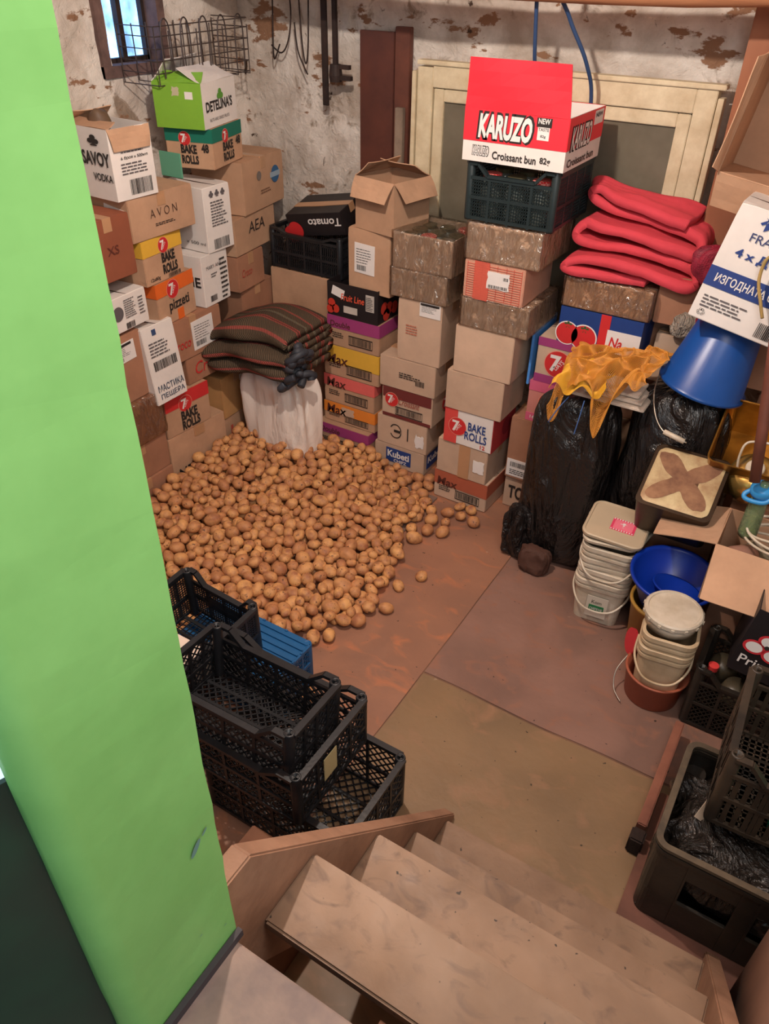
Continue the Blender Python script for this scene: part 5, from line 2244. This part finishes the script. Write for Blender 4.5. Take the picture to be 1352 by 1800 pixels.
def tin(label, loc, rot, a, h, open_top, m_top, m_side):
    root = empty('metal_tin', label, 'tin', loc, rot)
    bm = BM()
    ro = rrect(a / 2, a / 2, .028)
    ri = rrect(a / 2 - .003, a / 2 - .003, .026)
    rg = rrect(a / 2 + .003, a / 2 + .003, .030)
    if open_top:
        loft(bm, [(ri, -h + .004), (ri, -.001), (rg, 0), (rg, -.008), (ro, -.012), (ro, -h)], cap0=False, cap1=True)
        bm.faces.new([bm.verts.new((x, y, -h + .004)) for x, y in ri])
        bmesh.ops.recalc_face_normals(bm, faces=bm.faces)
    else:
        loft(bm, [(ro, -h), (ro, -.012), (rg, -.008), (rg, 0)], cap1=False)
        bm.faces.new([bm.verts.new((x, y, -.004)) for x, y in rg])
    obj('tin_body', bm, m_side, root)
    if not open_top:
        bm = BM()
        n = 36
        # pressed base with a four pointed star recess
        def rad(t):
            base = min(abs(a * .46 / max(abs(cos(t)), 1e-3)), abs(a * .46 / max(abs(sin(t)), 1e-3)), a * .60)
            return base
        N = 96
        rings = []
        for k, fr_ in enumerate((0.0001, .2, .4, .6, .8, .92, 1.0)):
            ring = []
            for i in range(N):
                t = 2 * pi * i / N
                star = (.20 + .80 * abs(sin(2 * t)) ** 0.0 * (abs(sin(2 * t)) ** 3.2)) * .62
                rr_ = rad(t) * fr_
                dep = .008 if fr_ < star else 0
                edge_ = -.003 if fr_ > .95 else 0
                ring.append(bm.verts.new((rr_ * cos(t), rr_ * sin(t), .002 - dep + edge_)))
            rings.append(ring)
        for A, B in zip(rings, rings[1:]):
            for i in range(N):
                bm.faces.new((A[i], A[(i + 1) % N], B[(i + 1) % N], B[i]))
        bpl = obj('tin_base', bm, m_top, root, True)
        bm = BM()
        P_ = []
        for i in range(64):
            t = 2 * pi * i / 64
            q = abs(cos(2 * (t + pi / 4))) ** 3
            q = abs(sin(2 * t)) ** 2.2
            rr_ = a * (.17 + .37 * q) + .020 * noise.noise(V((cos(t) * 4, sin(t) * 4, 0)))
            P_.append((rr_ * cos(t), rr_ * sin(t)))
        bm.faces.new([bm.verts.new((x, y, .0032)) for x, y in P_])
        bm.faces.new([bm.verts.new((x, y, .0010)) for x, y in P_][::-1])
        bmesh.ops.triangulate(bm, faces=bm.faces[:])
        obj('star_recess', bm, TIND, root)
    return root


tin('stained square tin turned base up with a pressed cross, left of two tins', (-.31, 2.875, .775), (R(29), R(0), 0), .295, .24, False, TINB, mat('dark_tin_side', (70, 54, 40), .4, metal=.6, vary=.3))
t_ = tin('open gold lined square tin facing the room, right of two tins', (-.105, 3.06, .955), (R(34), 0, 0), .30, .26, True, GOLD, GOLD)
root = empty('canister', 'round canister with white screw cap inside the gold lined tin', 'canister', (-.075, 3.075, .73), (R(34), 0, 0))
bm = BM()
lathe(bm, [(.001, 0), (.085, 0), (.09, .01), (.09, .11), (.07, .13), (.038, .138), (.001, .138)], 36)
obj('canister_body', bm, mat('brass_canister', (224, 180, 100), .25, metal=.8), root, True)
bm = BM()
lathe(bm, [(.036, .136), (.036, .165), (.032, .169), (.001, .169)], 28)
obj('screw_cap', bm, WPLA, root, False)
bm = BM()
tube(bm, smoothpath([(-.06, -.02, .12), (-.07, .03, .18), (-.05, .08, .21), (.06, .09, .21), (.09, .05, .16)], 7), .005, 8)
obj('carry_handle', bm, WPLA, root, True)
carton('dark carton supporting the base up tin', -.44, -.13, 2.95, .10, 0, .50, CARD3)
carton('dark carton supporting the gold lined tin', -.12, .20, 2.98, .30, 0, .62, CARD3)
bm = BM()
tube(bm, [(-.055, 2.72, .955), (-.09, 2.76, 1.15), (-.13, 2.80, 1.36), (-.165, 2.84, 1.55)], .020, 14)
tag(obj('tool_handle', bm, mat('red_brown_handle', (118, 66, 50), .6, vary=.3), None, True), 'red brown wooden tool handle rising in front of the gold tin', 'handle')
LB = mat('light_blue_cap', (54, 146, 210), .4)
root = empty('plastic_bottle', 'clear and green plastic bottle with big light blue cap behind the open carton', 'bottle', (-.02, 2.79, .68), (R(6), 0, 0))
bm = BM()
lathe(bm, [(.001, 0), (.034, 0), (.036, .02), (.034, .12), (.03, .20), (.015, .235), (.015, .26), (.001, .26)], 24)
obj('bottle_body', bm, glass_mat('clear_green_plastic', (206, 232, 180), .75), root, True)
bm = BM()
lathe(bm, [(.001, .205), (.040, .205), (.044, .215), (.044, .235), (.036, .245), (.001, .245)], 28)
tube(bm, smoothpath([(-.03, 0, .22), (-.055, -.02, .20), (-.04, -.035, .19), (.02, -.04, .20), (.045, -.01, .23), (.04, .02, .25)], 6), .009, 9)
obj('bottle_cap', bm, LB, root, True)

# blue basin on a yellow bucket
root = empty('bucket', 'yellow bucket standing under the deep blue basin', 'bucket', (-.235, 2.70, .008))
bm = BM()
lathe(bm, [(.001, 0), (.10, 0), (.125, .27), (.134, .275), (.134, .288), (.122, .288), (.12, .28), (.096, .01), (.001, .01)], 48)
obj('bucket_body', bm, mat('mustard_bucket', (178, 134, 58), .5, vary=.2), root, True)
root = empty('basin', 'deep blue round plastic basin resting on the yellow bucket', 'basin', (-.225, 2.70, .300), (R(4), R(2), 0))
bm = BM()
lathe(bm, [(.001, 0), (.11, 0), (.165, .14), (.177, .143), (.178, .155), (.167, .155), (.16, .145), (.106, .008), (.001, .008)], 60)
obj('basin_body', bm, BLUEQ, root, True)
root = empty('bowl', 'smaller blue bowl lying inside the deep blue basin', 'bowl', (-.205, 2.66, .325), (R(-14), R(8), 0))
bm = BM()
lathe(bm, [(.001, 0), (.06, 0), (.095, .07), (.103, .072), (.103, .08), (.094, .08), (.056, .008), (.001, .008)], 44)
obj('bowl_body', bm, BLUEQ, root, True)


def sqbucket(label, x, y, z, a, h, m_, rot=(0, 0, 0), rim=3, group=None, handle=True, lidname=None):
    root = empty('square_bucket', label, 'bucket', (x, y, z), rot, group)
    bm = BM()
    s0, s1 = a / 2 * .84, a / 2
    secs = [(rrect(s0, s0, .035), 0)]
    zr = h - .05
    secs.append((rrect(s1 * .97, s1 * .97, .045), zr))
    secs += [(rrect(s1 * 1.045, s1 * 1.045, .05), zr + .001), (rrect(s1 * 1.045, s1 * 1.045, .05), zr + .014),
             (rrect(s1 * .98, s1 * .98, .046), zr + .016), (rrect(s1 * .98, s1 * .98, .046), zr + .026),
             (rrect(s1 * 1.06, s1 * 1.06, .05), zr + .028), (rrect(s1 * 1.06, s1 * 1.06, .05), h - .002),
             (rrect(s1 * 1.03, s1 * 1.03, .05), h), (rrect(s1 * .94, s1 * .94, .045), h), (rrect(s0 * .95, s0 * .95, .035), .01)]
    loft(bm, secs)
    obj('bucket_body', bm, m_, root, False)
    if handle:
        bm = BM()
        s = s1 * 1.06
        tube(bm, smoothpath([(-s, 0, zr + .02), (-s * .99, -s * .6, zr - .03), (-s * .6, -s * 1.12, zr - .075), (0, -s * 1.18, zr - .095), (s * .6, -s * 1.12, zr - .075), (s * .99, -s * .6, zr - .03), (s, 0, zr + .02)], 7), .005, 8)
        obj('bail_handle', bm, m_, root, True)
    return root


bx_, by_ = -.515, 2.835
r = sqbucket('square white bucket with a green label, lowest of the nested white stack', bx_, by_, .004, .235, .245, WPLA, rot=(0, 0, R(6)))
fr_ = Face(r, .225, .235, .245, 'F', eps=.001)
bm = BM()
fr_.rect(.30, .72, .18, .66, mat('bucket_print', (206, 196, 180), .5), 'printed_label')
fr_.rect(.36, .66, .30, .46, flat((34, 118, 70)), 'printed_label', .001)
fr_.text('Kom', .40, .60, .50, INK, 0, 0, hh=.08)
fr_.text('СИРЕНЕ', .38, .64, .35, WHITE, .01, 0, hh=.06, lift=.002)
for k, lab in enumerate(('square white bucket nested second from below in the white stack', 'square white bucket nested third from below in the white stack',
                         'square white bucket nested topmost in the white stack')):
    sqbucket(lab, bx_ + (.003, -.004, .002)[k], by_ + (.002, .004, -.002)[k], .066 + k * .062, .232, .24, WPLA, rot=(0, 0, R((4, 9, 5)[k])), handle=k == 2)


def sqlid(label, x, y, z, a, m_, rot, cat='lid'):
    root = empty('square_tray', label, cat, (x, y, z), rot)
    bm = BM()
    s = a / 2
    loft(bm, [(rrect(s, s, .045), 0), (rrect(s * 1.01, s * 1.01, .046), .012), (rrect(s * .97, s * .97, .044), .016), (rrect(s * .93, s * .93, .04), .016),
              (rrect(s * .91, s * .91, .04), .011), (rrect(s * .3, s * .3, .02), .011)])
    obj('lid_plate', bm, m_, root, False)
    return root


sqlid('white square lid lying half off under the beige lid, sticking out behind', bx_ + .02, by_ + .06, .440, .235, WPLA, (R(2), R(1), R(-8)))
sqlid('white lid with rounded grips lying tilted on the white stack', bx_ - .01, by_ - .005, .462, .24, WPLA, (R(3), R(0), R(10)))
r = sqlid('beige square lid with pink sticker, topmost on the white bucket stack', bx_ + .0, by_ + .005, .487, .262, mat('beige_plastic', (196, 176, 148), .5, vary=.08), (R(3), R(2), R(4)))
fr_ = Face(r, .26, .26, .0115, 'T', eps=.0008)
PNK = flat((226, 60, 100))
fr_.rect(.40, .80, .32, .64, PNK, 'pink_sticker', .0006)
fr_.rect(.44, .76, .36, .60, flat((240, 120, 140)), 'pink_sticker', .0012)
fr_.text('✿', .53, .67, .42, WHITE, .02, 0, hh=.13, lift=.002)
for k in range(9):
    fr_.rect(.41 + k * .044, .43 + k * .044, .325, .352, WHITE, 'sticker_dash', .0014)
    fr_.rect(.41 + k * .044, .43 + k * .044, .608, .635, WHITE, 'sticker_dash', .0014)

# reddish bucket, square cream bucket and round lidded bucket
root = empty('bucket', 'reddish brown round bucket on the floor holding a cream bucket', 'bucket', (-.155, 2.455, .008))
bm = BM()
lathe(bm, [(.001, 0), (.108, 0), (.122, .13), (.128, .132), (.128, .140), (.118, .140), (.104, .01), (.001, .01)], 48)
obj('bucket_body', bm, mat('red_brown_bucket', (176, 96, 70), .5, vary=.2), root, True)
bm = BM()
tube(bm, smoothpath([(-.128, .02, .13), (-.150, -.04, .08), (-.135, -.09, .03), (-.09, -.13, .008)], 7), .0025, 7)
obj('wire_handle', bm, STEEL, root, True)
bm = BM()
lathe(bm, [(.001, 0), (.055, .0), (.057, .012), (.001, .014)], 24)
o = tag(obj('pot_lid', bm, flat((206, 50, 60)), None, False), 'small red round lid wedged beside the reddish bucket', 'lid')
o.location = (-.285, 2.53, .17)
o.rotation_euler = (R(80), 0, R(-60))
sqbucket('square cream bucket standing in the reddish brown bucket', -.155, 2.46, .085, .20, .24, CPLA, rot=(0, 0, R(8)), handle=True)
sqbucket('square cream bucket nested in the one under the round lid', -.153, 2.462, .148, .20, .24, CPLA, rot=(0, 0, R(8)), handle=False)
root = empty('round_bucket', 'round white bucket with a closed snap lid on top of the cream buckets', 'bucket', (-.165, 2.475, .389), (R(1), 0, 0))
bm = BM()
lathe(bm, [(.001, 0), (.098, 0), (.104, .05), (.001, .05)], 44)
obj('bucket_body', bm, WPLA, root, True)
bm = BM()
lathe(bm, [(.108, .046), (.112, .05), (.112, .066), (.106, .072), (.098, .072), (.095, .067), (.001, .067)], 52)
for k in range(14):
    t = 2 * pi * k / 14
    bar(bm, (.112 * cos(t), .112 * sin(t), .055), (.116 * cos(t), .116 * sin(t), .055), .012, .01, (0, 0, 1))
obj('snap_lid', bm, WPLA, root)

# open carton with flaps and cable, right
r = _c0('open brown carton with wide flaps spread, holding coiled white cable', -.108, .28, 2.655, .28, .41, .685, CARD, rz=R(0), open_=True,
        flaps=[('F', .25, 112, None), ('L', .24, 103, None), ('R', .2, 60, None)])
carton('plain brown carton under the open carton with the cable', -.06, .28, 2.67, .26, .004, .408, CARD3)
bm = BM()
pts = []
for k in range(60):
    t = k * .42
    pts.append((.12 + (.12 + .03 * sin(k * .37)) * cos(t), 2.78 + (.10 + .02 * cos(k * .5)) * sin(t), .68 + .035 * sin(t * .5 + 1) + .001 * k))
tube(bm, smoothpath(pts, 4), .0052, 8)
tag(obj('cable_coil', bm, WPLA, None, True), 'coil of white cable lying in the open brown carton', 'cable')
root = empty('plastic_bottle', 'pinkish plastic bottle lying in the open brown carton', 'bottle', (.02, 2.80, .58), (R(75), 0, R(-30)))
bm = BM()
lathe(bm, [(.001, 0), (.045, .0), (.05, .02), (.05, .12), (.018, .16), (.018, .18), (.001, .18)], 28)
obj('bottle_body', bm, glass_mat('pink_plastic', (214, 160, 140), .5), root, True)
bm = BM()
lathe(bm, [(.001, .178), (.022, .178), (.022, .20), (.001, .20)], 20)
obj('bottle_cap', bm, WPLA, root)
bm = blob(.13, .10, .20, .6, .6, 88, .02, 6, .01, 6)
o = tag(obj('cloth_bundle', bm, mat('grey_green_rag', (126, 118, 96), .9, vary=.3), None, True), 'grey green rag bundled in the open brown carton', 'rag')
o.location = (.10, 2.79, .42)

# small crate with bottle
c2x, c2y = .185, 2.51
crate('black mesh crate on the floor holding a red capped bottle, beyond the big black bin', (c2x, c2y, .006), .41, .29, .30, BPLA2, style='diag', s=.024, dip=.05, wd=.003)
root = empty('plastic_bottle', 'brown bottle with a bright red cap in the small black crate', 'bottle', (.035, 2.47, .02))
bm = BM()
lathe(bm, [(.001, 0), (.04, 0), (.042, .02), (.042, .15), (.016, .2), (.014, .225), (.001, .225)], 24)
obj('bottle_body', bm, mat('brown_bottle', (44, 30, 26), .2), root, True)
bm = BM()
lathe(bm, [(.001, .222), (.019, .222), (.020, .245), (.001, .247)], 20)
obj('bottle_cap', bm, flat((226, 62, 60)), root)
for k, (x, y, z, rr_) in enumerate(((.07, 2.57, .16, .055), (.14, 2.47, .15, .058))):
    bm = BM()
    lathe(bm, [(.001, -.06), (rr_, -.06), (rr_, .03), (rr_ * .8, .06), (.001, .065)], 28)
    o = tag(obj('jar', bm, mat('dusty_jar', (84, 74, 58), .35, vary=.2), None, True), ('dusty jar behind the red capped bottle in small crate', 'dusty jar at the front right of the small crate')[k], 'jar')
    o.location = (x, y, z)
# black printed carton with a flower emblem
r = _c0('black carton with a red and white flower emblem at right edge', .065, .45, 2.375, .27, .335, .62, BCARD, rz=R(2), open_=True, tilt=(R(-6), R(7)))
f = F(r)
for a, b in ((.22, .60), (.12, .46), (.30, .42), (.33, .62)):
    f.disc(a, b, .030, flat((206, 44, 54)), 'emblem_petal', .0008, rx=1.3)
    f.disc(a, b, .022, WHITE, 'emblem_petal', .0014, rx=1.3)
f.disc(.22, .52, .009, INK, 'emblem_eye', .002)
f.text('Primaflor', .05, .62, .16, WHITE, .01, 0, hh=.14)


def ring(bm, a, b, r, t, z0, z1):
    o_, i_ = rrect(a, b, r), rrect(a - t, b - t, max(.005, r - t))
    A = [bm.verts.new((x, y, z0)) for x, y in o_]
    B = [bm.verts.new((x, y, z1)) for x, y in o_]
    C_ = [bm.verts.new((x, y, z1)) for x, y in i_]
    D = [bm.verts.new((x, y, z0)) for x, y in i_]
    n = len(A)
    for k in range(n):
        q = (k + 1) % n
        bm.faces.new((A[k], A[q], B[q], B[k]))
        bm.faces.new((B[k], B[q], C_[q], C_[k]))
        bm.faces.new((C_[k], C_[q], D[q], D[k]))
        bm.faces.new((D[k], D[q], A[q], A[k]))


# big black bottle crate
bw, bd = .56, .43
root = empty('bottle_crate', 'large dusty black bottle crate filled with black film, nearest at right', 'crate', (.045 + bw / 2, 1.505 + bd / 2, .035))
bm = BM()
H_b = .365
ring(bm, bw / 2, bd / 2, .04, .012, 0, .13)
ring(bm, bw / 2, bd / 2, .04, .012, .26, H_b)
ring(bm, bw / 2 + .006, bd / 2 + .006, .046, .022, .332, .348)
box(bm, -bw / 2 + .01, bw / 2 - .01, -bd / 2 + .01, bd / 2 - .01, .004, .012)
for sx in (-1, 1):
    x0, x1 = sorted((sx * (bw / 2), sx * (bw / 2 - .012)))
    box(bm, x0, x1, -bd / 2 + .04, bd / 2 - .04, .13, .26)
for yy in (-1, 1):
    y0, y1 = sorted((yy * (bd / 2), yy * (bd / 2 - .012)))
    for a, b in ((-bw / 2 + .04, -.17), (-.02, .03), (.19, bw / 2 - .04)):
        box(bm, a, b, y0, y1, .13, .26)
for sx in (-1, 1):
    for sy in (-1, 1):
        lathe(bm, [(.04, .12), (.04, .27)], 16, (sx * (bw / 2 - .04), sy * (bd / 2 - .04), 0))
for x in (-.17, -.02, .03, .19):
    box(bm, x - .003, x + .003, -bd / 2 - .004, -bd / 2 + .002, .01, H_b - .03)
obj('crate_body', bm, BPLA2, root)
bm = BM()
ring(bm, bw / 2 + .006, bd / 2 + .006, .046, .020, H_b - .010, H_b + .002)
obj('crate_rim', bm, mat('dusty_lit_rim', (104, 88, 68), .6, rgb2=(62, 52, 42), vscale=9), root)  # tan carries both dust and the light caught along the rim
bm = blob(.24, .185, .26, .5, .6, 95, .05, 5, .02, 8)
o = tag(obj('plastic_bag', bm, bag_mat('loose_black_film', (40, 34, 30), .18, .03, 9), None, True), 'crumpled black plastic film filling the large bottle crate', 'bag')
o.location = (.28, 1.72, .10)
bm = BM()
box(bm, -.02, .04, -.002, .002, -.05, .03)
o = tag(obj('paper_scrap', bm, mat('grey_paper', (176, 156, 136), .8)), 'torn grey paper scrap poking from the film in the large bottle crate', 'paper')
o.location = (.155, 1.72, .385)
o.rotation_euler = (R(-40), R(30), R(10))
# dusty crate resting on it
crate('dusty black deep crate standing on the large bottle crate at right edge', (.365, 1.855, .408), .46, .40, .30, mat('dusted_lit_edge_plastic', (26, 23, 21), .45, rgb2=(72, 58, 45), vscale=4), rot=(0, 0, R(2)), style='grid', s=(.03, .25), dip=.06, wd=.014)  # tan mottling holds dust and also stands in for the lit crate edges
bm = BM()
box(bm, .31, .322, 1.70, 1.95, .43, .70, .003)
tag(obj('plastic_board', bm, mat('teal_plastic', (30, 140, 110), .4)), 'teal plastic panel standing inside the dusty deep crate', 'panel')

for pts, lab in (([(-.87, 2.985, .955), (-.90, 2.955, .90), (-.93, 2.94, .83)], 'thin blue drawstring hanging leftmost from the left bin bag top'),
                 ([(-.80, 2.985, .955), (-.80, 2.95, .88), (-.805, 2.935, .81)], 'thin blue drawstring hanging in the middle of the left bin bag')):
    bm = BM()
    tube(bm, smoothpath(pts, 6), .0028, 6)
    tag(obj('drawstring', bm, mat('blue_string', (64, 96, 150), .6), None, True), lab, 'string')
